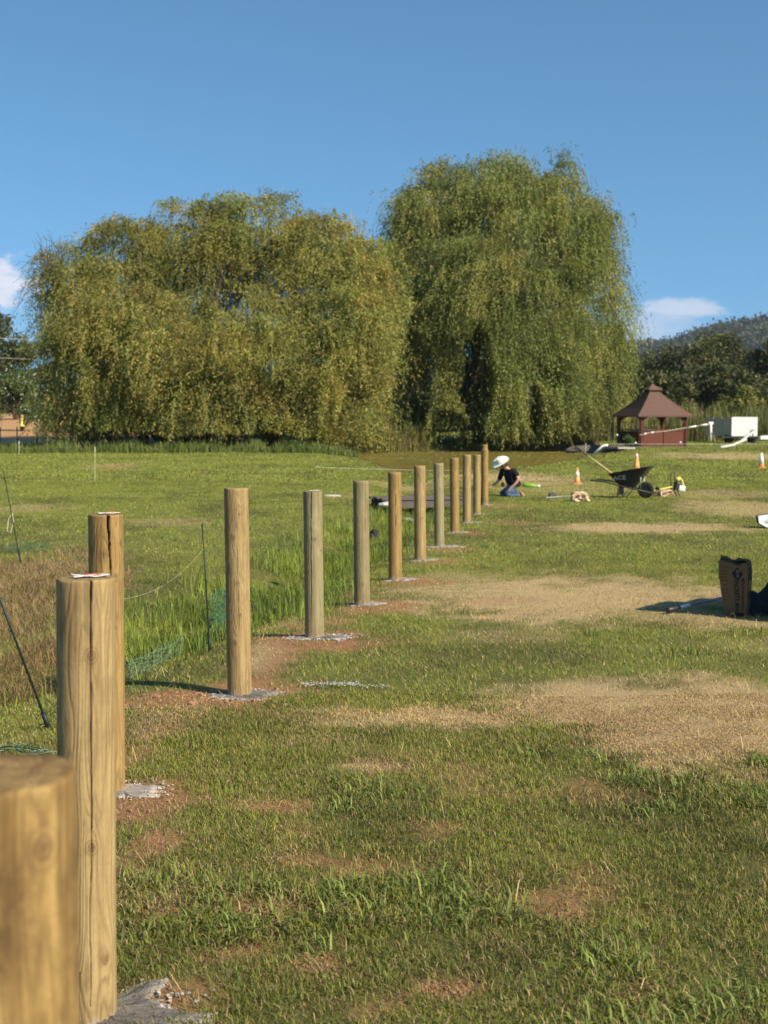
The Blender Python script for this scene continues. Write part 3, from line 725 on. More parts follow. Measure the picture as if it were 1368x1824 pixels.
for px_, Y_, py_, rp, lb in ((175, 84, 735, 60, 'added dark bush standing in for shade beneath the left end of the left willow'), (330, 85, 728, 80, 'added dark bush standing in for shade beneath the left willow, left of its middle'), (470, 85, 725, 80, 'added dark bush standing in for shade beneath the middle of the left willow'), (610, 85, 725, 70, 'added dark bush standing in for shade beneath the right end of the left willow')):  # dark bushes added to fill the shaded gap under the willow
    b = at_px(px_, Y_); bushy('shade_fill_bush', lb, 'bush', b, rp * mpp(Y_) * 1.3, 1.6, hgt(Y_, py_, b), 7000, ((.05, .055, .022), (.07, .065, .03)), .1, group='added dark bushes standing in for shade under the left willow', lsize=(.14, .3), nl=12, trunk_r=.05)
# hill
hm = mat('wooded_hillside', (.105, .105, .07), 1, .5, .02, bump=0)
HX = np.linspace(-500, 1100, 200); HY = np.linspace(900, 2100, 60); A, B = np.meshgrid(HX, HY); A = A.ravel(); B = B.ravel()
rid = np.interp(A, [-500, 100, 255, 318, 355, 422, 520, 700, 1100], [20, 60, 78, 86, 99, 107, 104, 112, 100])
HZ = rid * np.exp(-((B - 1500) / 330.) ** 2) + (fbm(A * .02, B * .02, 3, 4) - .5) * 14 - 3 + prof(B) * 0
i_ = (np.arange(59)[:, None] * 200 + np.arange(199)[None, :]).ravel()
tag(np_mesh('hill', np.stack([A, B, HZ], 1), [np.stack([i_, i_ + 1, i_ + 201, i_ + 200], 1)], hm, smooth=True), kind='structure')
m_ = 5200; X = rng.uniform(150, 900, m_); Y = rng.uniform(1080, 1540, m_)
Zr = np.interp(X, [-500, 100, 255, 318, 355, 422, 520, 700, 1100], [20, 60, 78, 86, 99, 107, 104, 112, 100]) * np.exp(-((Y - 1500) / 330.) ** 2) + (fbm(X * .02, Y * .02, 3, 4) - .5) * 14 - 3
k = fbm(X * .02, Y * .03, 61, 3) > .42; X = X[k]; Y = Y[k]; Zr = Zr[k]; m_ = len(X)
cpos = np.repeat(np.stack([X, Y, Zr + 3], 1), 26, 0); sz = np.repeat(rng.uniform(2.2, 5.5, m_), 26)
cpos = cpos + rng.normal(0, 1, cpos.shape) * sz[:, None] * np.array([.55, .55, .6])
colh = np.repeat(np.array([.055, .065, .035]) * rng.uniform(.6, 1.9, (m_, 1)), 26, 0)
V, Q = leaf_quads(cpos, rng.normal(0, 1, cpos.shape), sz * .8, sz * .6)
tag(np_mesh('hillside_wood', V, [Q], M['leaf'], np.repeat(colh, 4, 0)), 'distant wood covering the hazy hill', 'wood', kind='stuff')


# ------------------------------------------------------------------ fence posts
def wood_mat(name, c_lo, c_hi, c_line, green=0, mott=.0):
    m = bpy.data.materials.new(name); m.use_nodes = True; m.node_tree.nodes.clear(); t = NT(m.node_tree)
    tcn = t.new('ShaderNodeTexCoord'); ob = tcn.outputs['Object']
    kn = t.new('ShaderNodeAttribute'); kn.attribute_name = 'phase'; kc = t.new('ShaderNodeAttribute'); kc.attribute_name = 'knot'
    rg = t.new('ShaderNodeAttribute'); rg.attribute_name = 'angle'
    cr = t.new('ShaderNodeAttribute'); cr.attribute_name = 'crack'
    low = t.noise(t.mapping(ob, (9, 9, .95)), 1.0, 2.0, .5, .1)
    ph = t.m('ADD', t.m('MULTIPLY', low, 120), kn.outputs['Fac'])
    line = t.m('POWER', t.m('ADD', .5, t.m('MULTIPLY', t.m('SINE', ph), .5)), 2.2)
    streak = t.noise(t.mapping(ob, (110, 110, 2.2)), 1.0, 4, .6)
    streak2 = t.noise(t.mapping(ob, (34, 34, .9)), 1.0, 4, .6)
    blot = t.noise(t.mapping(ob, (7, 7, 2.4)), 1.0, 5, .6)
    fine = t.noise(t.mapping(ob, (160, 160, 60)), 1.0, 3, .6)
    base = t.mix(t.ramp(t.m('ADD', t.m('MULTIPLY', streak2, .6), t.m('MULTIPLY', blot, .4)), .36, .66), (*c_lo, 1), (*c_hi, 1))
    base = t.mix(t.m('MULTIPLY', line, t.m('ADD', .14, t.m('MULTIPLY', t.ramp(blot, .38, .75), .50))), base, (*c_line, 1))
    marks = t.noise(t.mapping(ob, (2.5, 2.5, 26)), 1.0, 4, .65); weather = t.noise(t.mapping(ob, (5, 5, 3)), 1.0, 6, .7)
    base = t.mix(t.m('MULTIPLY', t.ramp(marks, .60, .72), .28), base, (*[x * .6 for x in c_lo], 1))
    base = t.mix(t.m('MULTIPLY', t.ramp(weather, .46, .66), .38 + mott), base, (c_lo[0] * .55, c_lo[1] * .52, c_lo[2] * .6, 1))
    sf = t.m('ADD', .46, t.m('ADD', t.m('MULTIPLY', streak, .72), t.m('MULTIPLY', fine, .38))); cc = t.new('ShaderNodeCombineColor'); [t.l.new(sf, cc.inputs[i]) for i in range(3)]
    base = t.mix(1, base, cc.outputs[0], 'MULTIPLY')
    if green: base = t.mix(t.m('MULTIPLY', t.ramp(t.noise(t.mapping(ob, (16, 16, 2)), 1, 5), .42, .62), green), base, (.22, .23, .12, 1))
    base = t.mix(t.m('MULTIPLY', kc.outputs['Fac'], .85), base, (.13, .07, .03, 1))
    base = t.mix(t.m('MULTIPLY', cr.outputs['Fac'], .93), base, (.02, .013, .008, 1))  # dark weathered crack interior, also painted in place of groove shade
    # concrete splashed on the foot
    sx_ = t.new('ShaderNodeSeparateXYZ'); t.l.new(ob, sx_.inputs[0])
    foot = t.m('ADD', t.m('MULTIPLY', sx_.outputs[2], 9), t.m('MULTIPLY', t.noise(t.mapping(ob, (24, 24, 14)), 1, 4), 1.6))
    base = t.mix(t.m('MULTIPLY', t.ramp(foot, 1.25, .75), .75), base, (.34, .30, .25, 1))
    b = t.new('ShaderNodeBsdfPrincipled'); t.l.new(base, b.inputs['Base Color']); b.inputs['Roughness'].default_value = .72; b.inputs['Specular IOR Level'].default_value = .25
    bn = t.new('ShaderNodeBump'); bn.inputs['Strength'].default_value = .55; bn.inputs['Distance'].default_value = .004
    t.l.new(t.m('ADD', t.m('MULTIPLY', streak, .8), t.m('SUBTRACT', t.m('MULTIPLY', fine, .5), t.m('MULTIPLY', line, .5))), bn.inputs['Height']); t.l.new(bn.outputs[0], b.inputs['Normal'])
    o = t.new('ShaderNodeOutputMaterial'); t.l.new(b.outputs[0], o.inputs[0]); return m
WM = {'mottled': wood_mat('rough_golden_pine', (.17, .10, .032), (.42, .28, .10), (.09, .045, .015), .0, .55), 'tan': wood_mat('treated_pine', (.25, .168, .068), (.41, .295, .13), (.12, .07, .028)),
      'green': wood_mat('green_treated_pine', (.21, .165, .08), (.35, .285, .15), (.12, .09, .045), .35),
      'drab': wood_mat('drab_treated_pine', (.20, .15, .075), (.31, .235, .115), (.11, .08, .04), .35),
      'gold': wood_mat('golden_treated_pine', (.225, .138, .044), (.37, .25, .09), (.12, .065, .022))}
# knots: (x across -1..1, height fraction from top, size m); cracks: (x at top, x at bottom, frac0, frac1, half width m, depth)
KN = {0: [(.56, .05, .013), (-.3, .45, .014), (.1, .8, .015)], 1: [(.17, .164, .0125), (.15, .59, .0115), (.62, .845, .009), (-.32, .885, .007), (-.62, .42, .008)], 2: [(-.13, .135, .011), (.55, .215, .007), (.5, .40, .007), (.35, .62, .007), (.8, .1, .008)],
      3: [(-.30, .232, .011), (-.05, .45, .009), (-.3, .735, .011), (.3, .12, .006), (.2, .6, .006)], 4: [(-.2, .25, .008), (.2, .32, .008), (.8, .4, .008)], 5: [(.1, .83, .012), (-.4, .3, .008)], 6: [(-.2, .3, .008)], 7: [(-.2, .1, .01), (.3, .55, .008)], 8: [(.2, .3, .008)], 9: [(.1, .4, .01)], 10: [(-.2, .5, .01)], 11: [(.1, .25, .008)], 12: [(0, .25, .012), (.0, .92, .01), (.1, .6, .01)]}
CRK = {1: [(.16, .17, -.3, .55, .0012, .006), (.165, .10, 0, .95, .0015, .007), (-.28, -.25, .88, 1.0, .0008, .005)], 2: [(.13, .40, 0, .42, .0045, .03)], 4: [(-.2, -.42, 0, 1.0, .0022, .012)], 3: [(.02, .05, .3, .7, .0008, .003)], 5: [(.55, .5, .1, .9, .0010, .004)], 6: [(.15, .2, .2, .95, .0015, .005)], 8: [(-.1, -.2, 0, .4, .001, .005)]}
KIND = {0: 'mottled', 1: 'tan', 2: 'gold', 3: 'tan', 4: 'green', 5: 'drab', 6: 'gold', 7: 'tan', 8: 'green', 9: 'gold', 10: 'tan', 11: 'tan', 12: 'gold'}
LAB = ['big blurred round post closest to the camera at the lower left corner', 'thickest sharp wooden post with white paper on top and its foot at the bottom edge',
       'wooden post with a wide dark split at its top, standing behind the thickest sharp post', 'tall smooth tan post with three round knots and disturbed red soil around it',
       'greenish tan post with a long thin crack down its left side', 'drab grey brown post with a pale oval scar halfway up',
       'golden post standing right of the drab grey brown post', 'tan post seventh from the far end, just left of the pale greenish one', 'pale greenish narrow post with a broad ring of white concrete crumbs',
       'golden post fourth from the far end of the row', 'tan post third from the far end, next to last but one', 'slim tan post just left of the farthest tall post', 'farthest post with a lighter narrower peg on top, beside the kneeling person']
LAB[7] = 'tan post sixth from the far end, just left of the pale greenish one'
LAB[10] = 'tan post third from the far end of the row'
def post(i):
    cxt, yt, cxb, yb, wpx, Y = POST[i]
    base = P(cxb, yb, Y) if i else Vector((P(cxt, yt, Y).x, Y, .0)); top = P(cxt, yt, Y)
    dist = Y * cp + (EYE - .6) * sp_
    r = wpx * dist / F / 2; L = top.z - base.z
    root = thing('fence_post', LAB[i], 'post', base, group='round wooden fence posts in a receding row')
    nth = 220 if i in (1,) else (180 if i in (0, 2) else (128 if i < 6 else 48)); nz_ = 420 if i in (1, 2) else (260 if i < 5 else 60)
    th = np.linspace(0, 2 * PI, nth, endpoint=False); z = np.concatenate([[-.3], np.linspace(-.02, L, nz_)])
    TH, ZZ = np.meshgrid(th, z); sgn = (TH + PI) % (2 * PI) - PI
    frac = 1 - ZZ / L
    rad = r * (1 + .018 * (fbm(np.sin(TH) * 1.2 + 5 + i, ZZ * 1.5 + np.cos(TH), i, 2) - .5) * 2 + .006 * (vnoise(np.sin(TH) * 9 + 40, ZZ * 3 + np.cos(TH) * 9, i) - .5))
    rad = rad * (1 + .012 * frac)
    ph = np.zeros_like(TH); kn = np.zeros_like(TH); cr = np.zeros_like(TH)
    extra = [(rng.uniform(-3, 3), rng.uniform(.05, .95), rng.uniform(.005, .009), True) for q in range(5)]
    for kx, kf, ks, *e in KN[i] + extra:
        k0 = kx if e and abs(kx) > PI / 2 else (math.asin(max(-.98, min(.98, kx))) if not e else kx)
        if e and abs(k0) < 1.5: continue
        dx = ((sgn - k0 + PI) % (2 * PI) - PI) * r; dz = (frac - kf) * L
        q = np.sqrt((dx / ks) ** 2 + (dz / ks / 1.25) ** 2)
        kn = np.maximum(kn, sstep(1.15, .75, q) * (.55 + .45 * (np.sin(q * 9) > -.2)))
        q2 = np.sqrt((dx / ks / 2.4) ** 2 + (dz / ks / 7) ** 2)
        ph += 11 * np.exp(-q2 ** 1.3); rad = rad + .0022 * np.exp(-(q / 2) ** 2)
        kn = np.maximum(kn, .55 * np.exp(-((q - 1.45) / .22) ** 2))
    for x0, x1, f0, f1, hw, dp in CRK.get(i, []):
        u_ = np.clip((frac - f0) / (f1 - f0), 0, 1)
        wig = (fbm(frac * 9 + 3, frac * 0, 5 + i, 3) - .5) * .10
        xc = np.arcsin(np.clip(x0 + (x1 - x0) * u_ ** 1.4 + wig, -.97, .97)); dx = np.abs((sgn - xc + PI) % (2 * PI) - PI) * r
        w_ = hw * (1 - .75 * u_) * (.6 + .8 * vnoise(frac * 25, frac * 0, 9)) * ((frac > f0 - .01) & (frac < f1))
        g = np.where(w_ > 0, np.clip(1 - np.maximum(dx - w_, 0) / .0013, 0, 1) * (w_ > 1e-5), 0)
        rad = rad - g * dp * (1 - .5 * u_); cr = np.maximum(cr, g)
    if i == 12:
        rad = np.where(ZZ > L - .11, rad * .80, rad)
    rad = np.where(ZZ > L - .006, rad - (ZZ - L + .006) * .35, rad)
    jag = ((fbm(np.sin(TH) * 3, np.cos(TH) * 3, 77 + i, 3) - .5) * .006) * (ZZ > L - .001)
    phi = math.atan2(-base.x, base.y)
    A = TH + phi
    Xl = rad * np.sin(A) + (top.x - base.x) * ZZ / L; Yl = -rad * np.cos(A) + (top.y - base.y) * ZZ / L; Zl = ZZ + jag
    V = np.stack([Xl.ravel(), Yl.ravel(), Zl.ravel()], 1)
    nr = len(z); k = np.arange(nth); Q = []
    for j in range(nr - 1):
        a = j * nth + k; b = j * nth + (k + 1) % nth; Q.append(np.stack([a, b, b + nth, a + nth], 1))
    # end grain cap: concentric rings
    last = (nr - 1) * nth + k; nv = len(V); caps = [V]; at = [np.stack([ph.ravel(), kn.ravel(), cr.ravel()], 1)]
    prev = last; tc_ = V[last].mean(0); crl = cr[-1]
    for q in (.85, .6, .3):
        ring = tc_ + (V[last] - tc_) * q; ring[:, 2] = L + .001 + .002 * np.sin(q * 20)
        caps.append(ring); at.append(np.stack([np.full(nth, q * 60), np.full(nth, .0), crl * (q > .5)], 1)); cur = nv + k; nv += nth
        nx_ = (k + 1) % nth; Q.append(np.stack([prev[k], prev[nx_], cur[nx_], cur[k]], 1)); prev = cur
    caps.append(tc_[None] + np.array([[0, 0, .001]])); at.append(np.array([[60, .5, 0]])); ctr = nv; nx_ = (k + 1) % nth
    T = np.stack([prev[k], prev[nx_], np.full(nth, ctr)], 1)
    V = np.concatenate(caps); at = np.concatenate(at)
    log = np_mesh('log', V, [np.concatenate(Q), T], WM[KIND[i]], None, root, smooth=True, attrs={'phase': at[:, 0], 'knot': at[:, 1], 'crack': at[:, 2], 'angle': at[:, 0] * 0})
    # concrete collar with crumbs
    if i not in (0,):
        FR = {1: .20, 2: .15, 3: .165, 4: .165, 5: .11, 6: .125, 7: .15, 8: .19, 9: .12, 10: .13, 11: .12, 12: .09}[i]
        mb = MB(); n = 72; rings = [(.0, .016), (.5, .014), (.75, .011), (.92, .005), (1.05, -.02)]
        Vv = []; cols = []
        for q, hh in rings:
            for a in range(n):
                an = 2 * PI * a / n; rr = FR * q * (1 + .60 * (fbm(np.array([math.cos(an) * 3.2 + 9 + i]), np.array([math.sin(an) * 3.2 + 9]), i, 4)[0] - .5) * 3.2 * q)
                rr = max(rr, r * .8 if q < .1 else r * 1.05)
                x = rr * math.cos(an) * 1.25 + .06 * q; y = rr * math.sin(an) * .9
                gz = tz(base.x + x, base.y + y) - base.z
                Vv.append((x, y, gz + hh + random.uniform(-.004, .005))); g_ = (.13 if i in (1, 3, 4) else .24) + (.20 * (q > .85)) + random.uniform(-.04, .04); cols.append((g_, g_ * .91, g_ * .80))
        Ff = [(j * n + a, j * n + (a + 1) % n, (j + 1) * n + (a + 1) % n, (j + 1) * n + a) for j in range(len(rings) - 1) for a in range(n)]
        mb.v = Vv; mb.f = Ff; mb.c = cols
        for q in range(150 if i < 9 else 50):
            an = random.uniform(0, 2 * PI); rr = FR * random.gauss(1.0, .26); s_ = random.uniform(.003, .008) * (1.7 if i in (8, 4) else 1)
            x = rr * math.cos(an) * 1.25 + .06; y = rr * math.sin(an) * .9; g_ = random.uniform(.25, .55)
            mb.lump((x, y, tz(base.x + x, base.y + y) - base.z + .008), s_, q, (g_, g_ * .92, g_ * .82), .6, 1, .6)
        mb.build('concrete_footing', M['concrete'], root, smooth=False, colors=True)
    if i in (1, 2, 4):
        rr = r * .62; tb = MB(); nn = 8; ang = .45
        for s_ in range(2):
            V_ = []
            for q in range(nn):
                tt = q / (nn - 1); x = (tt - .5) * rr * 2.0; z_ = .003 + .005 * abs(math.sin(tt * 5 + s_)) + (.003 if q == 0 else 0)
                for yw in (-.5, .5):
                    y = (yw * .36 + (s_ - .5) * .5) * rr
                    V_.append((x * math.cos(ang) - y * math.sin(ang) + rr * .25, x * math.sin(ang) + y * math.cos(ang), L + z_))
            tb.add(V_, [(2 * q, 2 * q + 1, 2 * q + 3, 2 * q + 2) for q in range(nn - 1)], (.85, .85, .85) if s_ else (.85, .83, .82))
        V_ = [(v_[0], v_[1] - .004, v_[2] + .002) for v_ in V_]
        o = tb.build('paper_tag', M['paper'], root); sol = o.modifiers.new('s', 'SOLIDIFY'); sol.thickness = .0008
        o.location = ((top.x - base.x), (top.y - base.y), 0)
        st = MB(); 
        for q in range(nn - 1):
            pass
        st.box((rr * .45, -rr * .05, L + .0105), (rr * .9, rr * .09, .002), (0, 0, ang)); so = st.build('red_stripe', M['red'], o)
    return root
posts = [post(i) for i in range(13)]

# loose soil and clods round the posts
mb = MB()
for i in range(1, 13):
    cxt, yt, cxb, yb, wpx, Y = POST[i]; b = P(cxb, yb, Y); n = {3: 260, 1: 60, 2: 120, 4: 90, 5: 70}.get(i, 26)
    for q in range(n):
        an = random.uniform(0, 2 * PI) if i != 3 else random.choice([random.uniform(2.6, 6.6)] * 3 + [random.uniform(0, 6.3)])
        rr = .16 + abs(random.gauss(.12, .12)); x = b.x + rr * 1.4 * math.cos(an); y = b.y + rr * math.sin(an)
        s_ = random.uniform(.003, .012) * (2.0 if i == 3 and random.random() < .2 else 1)
        mb.lump((x, y, tz(x, y) + s_ * .2), s_, q, None, .7, 1, .55)
for L_ in DIRT[:10]:
    for q in range(90):
        an = random.uniform(0, 2 * PI); rr = math.sqrt(random.random()); x = L_[0] + rr * L_[2] * math.cos(an); y = L_[1] + rr * L_[3] * math.sin(an); s_ = random.uniform(.002, .006)
        mb.lump((x, y, tz(x, y) + s_ * .3), s_, q, None, .8, 1, .3)
tag(mb.build('loose_soil', M['soil']), 'loose reddish brown clods of soil around the post bases', 'soil', kind='stuff')

# white powder line on the lawn
mb = MB()
for (x0, x1, yy_, n) in ((535, 640, 1224, 260), (640, 690, 1228, 40)):
    for q in range(n):
        g = G(random.uniform(x0, x1), yy_ + random.gauss(0, 2.0)); s_ = random.uniform(.002, .0055); mb.lump((g.x, g.y, g.z + .024), s_, q, (.42, .42, .38), .6, 1, .3)
tag(mb.build('spilled_powder', M['concrete'], colors=True), 'thin smear of white powder on the lawn right of the soil ringed post', 'powder', kind='stuff')

# ------------------------------------------------------------------ stakes, string, netting
def stake(lab, top, bot, r, grp='dark plastic fence stakes'):
    root = thing('fence_stake', lab, 'stake', bot, group=grp); d = Vector(top) - Vector(bot)
    mb = MB(); mb.tube([-d * .03, d * .12, d * .5, d], [r * 1.3, r, r * .9, r * .75], 8); mb.build('rod', M['stake'], root, smooth=True)
    mb = MB(); mb.tube([-d * .04, d * .03, d * .115], [r * 1.3, r * 2.0, r * 1.7], 8); mb.build('foot_sleeve', M['stake'], root, smooth=True)
    for k in range(1, 9):
        mb = MB(); c = d * (k / 9.); mb.tube([c + Vector((-r, 0, 0)), c + Vector((-r * 2.2, -.004, r * .8)), c + Vector((-r * 2.4, -.004, r * 2.4))], r * .28, 5)
        mb.build('wire_clip', M['stake'], root)
    return root
bC = G(88, 1300); stake('thick black stake leaning left beside the second post, cut by the left edge', P(-12, 1035, bC.y - .25), bC, .008)
bB = G(374, 1160); stake('upright dark green stake left of the tall smooth post', P(360, 932, bB.y), bB, .0065)
bA = G(37, 1003); stA = stake('thin dark stake with a loop of white string at the far left', P(6, 838, bA.y), bA, .0075)
mb = MB(); q0 = P(20, 915, bA.y - .02); mb.tube([P(22, 914, bA.y), P(15, 925, bA.y), P(13, 946, bA.y), P(19, 948, bA.y), P(24, 930, bA.y), P(22, 914, bA.y)], .0045, 5)
tag(mb.build('string_loop', M['string']), 'loop of white string hanging from the far left stake', 'string')
mb = MB(); mb.tube([bC + Vector((.0, 0, .04)), bC + Vector((-.05, 0, .03)), bC + Vector((-.07, -.02, -.02))], .003, 5); mb.tube([bC + Vector((0, 0, .02)), bC + Vector((-.02, -.05, .03)), bC + Vector((.02, -.08, -.01))], .003, 5)
mb.tube([bC + Vector((.02, 0, .10)), bC + Vector((.5, .1, .10))], .0018, 4); mb.tube([bC + Vector((.02, 0, .03)), bC + Vector((.5, .1, .035))], .0018, 4)
tag(mb.build('bent_wire', M['stake']), 'bent dark wires at the foot of the thick leaning stake', 'wire')
for nm, px_, y0, y1, lb in (('marker_stick', 169, 797, 856, 'tall thin white marker stick standing in the left lawn'), ('marker_stick', 34, 786, 811, 'short thin white marker stick near the brown field'), ('marker_stick', 1043, 790, 812, 'thin white stick at the right tip of the pond')):
    g = G(px_, y1); mb = MB(); r_ = .42 * mpp(g.y); tpt = P(px_, y0, g.y) - g; mb.tube([Vector((0, 0, -.1)), tpt * .85], r_, 6)
    root = thing(nm, lb, 'stick', g, group='thin white marker sticks'); mb.build('rod', M['string'], root); mb = MB(); mb.tube([tpt * .85, tpt], r_ * 1.5, 6); mb.build('cap', M['white'], root)
# sagging strings
def sag(name, lab, a, b, s_, r_, m_, cat='string'):
    mb = MB(); a = Vector(a); b = Vector(b); pts = []
    for k in range(13):
        t_ = k / 12; q = a.lerp(b, t_); q.z -= s_ * 4 * t_ * (1 - t_); pts.append(q)
    mb.tube(pts, r_, 5); return tag(mb.build(name, m_), lab, cat)
sag('fence_wire', 'thin sagging wire from the far left stake down into the thatch', P(10, 862, bA.y), P(140, 1000, bA.y - 2), .04, .0007, M['string'], 'wire')
sag('fence_wire', 'thin sagging wire from the upright dark stake towards the split post', P(362, 978, bB.y), P(214, 1068, 7.6), .08, .0006, M['string'], 'wire')
ppA = P(1120, 772, 70); sag('layout_string', 'thin taut string running along behind the far posts', P(560, 832, 26), P(885, 838, 45), .03, .003, M['string'])

def netting(name, lab, x0, x1, yb_, hgt_, nxx, nyy, r_, m_, rr=.04, lay=0):
    mb = MB(); g0 = G(x0, yb_[0]); g1 = G(x1, yb_[1]); Pn = {}
    for i in range(nxx + 1):
        for j in range(nyy + 1):
            q = g0.lerp(g1, i / nxx); z = hgt_ * j / nyy
            q = q + Vector((random.gauss(0, rr * .4), random.gauss(0, rr) - lay * z, z * (1 - lay * .5) + random.gauss(0, rr * .3)))
            q.z = max(q.z, tz(q.x, q.y) + .012 + .015 * random.random()); Pn[i, j] = q
    for i in range(nxx):
        for j in range(nyy):
            if random.random() < .92: mb.tube([Pn[i, j], (Pn[i, j] + Pn[i + 1, j + 1]) / 2 + Vector((0, random.gauss(0, .006), random.gauss(0, .006))), Pn[i + 1, j + 1]], r_, 4, cap=False)
            if random.random() < .92: mb.tube([Pn[i + 1, j], (Pn[i, j + 1] + Pn[i + 1, j]) / 2 + Vector((0, random.gauss(0, .006), random.gauss(0, .006))), Pn[i, j + 1]], r_, 4, cap=False)
    return tag(mb.build(name, m_), lab, 'netting')
netting('garden_netting', 'bunched green plastic netting beside the upright dark stake', 378, 420, (1132, 1120), .42, 14, 22, .0016, M['net'], .035)
netting('garden_netting', 'pale green netting lying collapsed at the lower left edge', -40, 108, (1335, 1345), .42, 7, 5, .0018, M['palenet'], .04, 1.2)
netting('garden_netting', 'pale green netting crumpled in the grass between the split post and the soil ringed post', 225, 330, (1215, 1165), .28, 18, 8, .0012, M['palenet'], .04, .8)
netting('garden_netting', 'dull green netting at the foot of the far left stake', 0, 90, (985, 985), .18, 16, 5, .0022, M['net'], .03, .3)

# ------------------------------------------------------------------ foot bridge over the ditch
b0 = P(682, 893, 29.6); b1 = P(862, 895, 30.2)
root = thing('foot_bridge', 'low weathered grey plank bridge over the ditch behind the middle posts', 'bridge', b0)
Lb = (b1 - b0).length; an = math.atan2(b1.y - b0.y, b1.x - b0.x); root.rotation_euler = (0, 0, an)
for k in range(5):
    mb = MB(); mb.box((Lb / 2 + random.uniform(-.04, .04), .12 + k * .235, .03 + random.uniform(-.008, .008)), (Lb, .22, .045), (0, random.uniform(-.004, .004), 0)); mb.build('plank', M['wood_grey'], root, bevel=.006)
for y_ in (.06, 1.1):
    mb = MB(); mb.box((Lb / 2, y_, -.085), (Lb * .97, .06, .15)); mb.build('beam', M['wood_grey'], root, bevel=.006)
mb = MB(); s = P(690, 899, 29.7); mb.lump((0, 0, 0), .2, 4, None, .35, 3, .06); o = mb.build('stone', M['stone'], None, smooth=False); o.location = s; tag(o, 'pale stone under the left end of the plank bridge', 'stone')
mb = MB(); mb.lump((0, 0, 0), .24, 8, None, .22, 3, .07); o = mb.build('stone', M['stone'], None); o.location = G(729, 929) + Vector((0, 0, .03)); tag(o, 'flat white stone in front of the plank bridge', 'stone')
mb = MB(); mb.lump((0, 0, 0), .14, 8, None, .2, 3, .08); o = mb.build('stone', M['stone'], None); o.location = G(592, 884) + Vector((0, 0, .01)); o.scale = (1.6, 1, 1); tag(o, 'small flat pale slab lying on the lawn left of the bridge', 'stone')
mb = MB(); g = G(664, 965)
mb.lump((0, 0, .08), .10, 3, None, 1.0, 2, .25); mb.lump((.03, 0, .16), .06, 5, None, 1.0, 2, .25); o = mb.build('dark_bag', M['tarp'], None); o.location = g; tag(o, 'small dark bag half hidden in the ditch grass behind the golden post', 'bag')

# ------------------------------------------------------------------ person
def skin(name, joints, edges, m_, parent, root_i=0, sub=2, smooth=True):
    me = bpy.data.meshes.new(name); me.from_pydata([j[0] for j in joints], edges, []); o = bpy.data.objects.new(name, me); C.objects.link(o)
    s_ = o.modifiers.new('skin', 'SKIN'); s_.use_smooth_shade = True
    for k, v_ in enumerate(me.skin_vertices[0].data):
        r_ = joints[k][1]; v_.radius = (r_, r_) if not isinstance(r_, tuple) else r_; v_.use_root = (k == root_i)
    ss = o.modifiers.new('sub', 'SUBSURF'); ss.levels = sub; ss.render_levels = sub
    dg = bpy.context.evaluated_depsgraph_get(); me2 = bpy.data.meshes.new_from_object(o.evaluated_get(dg)); me2.name = name
    bpy.data.objects.remove(o); o2 = bpy.data.objects.new(name, me2); C.objects.link(o2); me2.materials.clear(); me2.materials.append(m_); me2.shade_smooth(); o2.parent = parent
    return o2
gp = G(905, 884)
k_ = mpp(gp.y)     # m per px
person = thing('person', 'person kneeling in a white cowboy hat, black t-shirt and blue jeans, reaching to the ground', 'person', gp)
def q(zx, zy, y): return ((zx / 13.68 + 860 - 905) * k_, y, (1290 - zy) / 13.68 * k_)
# body: pelvis, spine, neck, head, arms with hands
J = [(q(800, 1080, .02), .10), (q(740, 900, .0), .10), (q(655, 735, .0), .10), (q(590, 625, .0), .065), (q(560, 585, .0), .052), (q(505, 545, .0), .085), (q(480, 520, .0), .085),
     (q(745, 690, -.17), .056), (q(850, 860, -.22), .044), (q(760, 985, -.22), .036), (q(660, 1075, -.20), .030),
     (q(480, 690, .15), .056), (q(420, 880, .18), .042), (q(340, 975, .20), .034), (q(250, 1035, .20), .027),
     (q(650, 1190, -.15), .05), (q(620, 1185, .14), .05), (q(545, 1235, -.17), .04), (q(440, 1228, .15), .04), (q(720, 1262, -.15), .035), (q(700, 1262, .13), .035), (q(900, 1252, -.14), .034), (q(900, 1252, .13), .034)]
E = [(0, 1), (1, 2), (2, 3), (3, 4), (4, 5), (5, 6), (2, 7), (7, 8), (8, 9), (9, 10), (2, 11), (11, 12), (12, 13), (13, 14), (0, 15), (0, 16), (15, 17), (16, 18), (17, 19), (18, 20), (19, 21), (20, 22)]
# fingers as chains of the same surface
def fingers(J, E, wrist, dirx, y, n0):
    w_ = Vector(J[wrist][0])
    for f_ in range(5):
        dy = (f_ - 2) * .017; ln = (.035, .045, .05, .045, .035)[f_] if f_ else .03
        a = w_ + Vector((dirx * .045, dy * (1.0), -.020)); b = a + Vector((dirx * ln, dy * .4, -.030)); c = b + Vector((dirx * ln * .45, dy * .2, -.035))
        if f_ == 0: a = w_ + Vector((dirx * .02, -.03, -.02)); b = a + Vector((dirx * .03, -.02, -.03)); c = b + Vector((dirx * .02, -.005, -.025))
        k = len(J); J += [(tuple(a), .011), (tuple(b), .0095), (tuple(c), .008)]; E += [(wrist, k), (k, k + 1), (k + 1, k + 2)]
fingers(J, E, 14, -1, 0, 0); fingers(J, E, 10, -.6, 0, 0)
skin('body', J, E, M['skin'], person)
# facial features on the head
hd = Vector(q(492, 535, 0))
for nm_, of_, r_ in (('nose', (-.082, -.012, -.035), .013), ('ear', (.01, -.082, -.01), .015), ('ear', (.01, .082, -.01), .015), ('chin', (-.050, 0, -.066), .026)):
    mb = MB(); mb.lump(hd + Vector(of_), r_, 1, None, 1.15, 2, .02); mb.build(nm_, M['skin'], person, smooth=True)
mb = MB(); mb.lump(hd + Vector((.025, 0, .015)), .092, 3, None, .95, 2, .03); mb.build('hair', M['hair'], person, smooth=True)
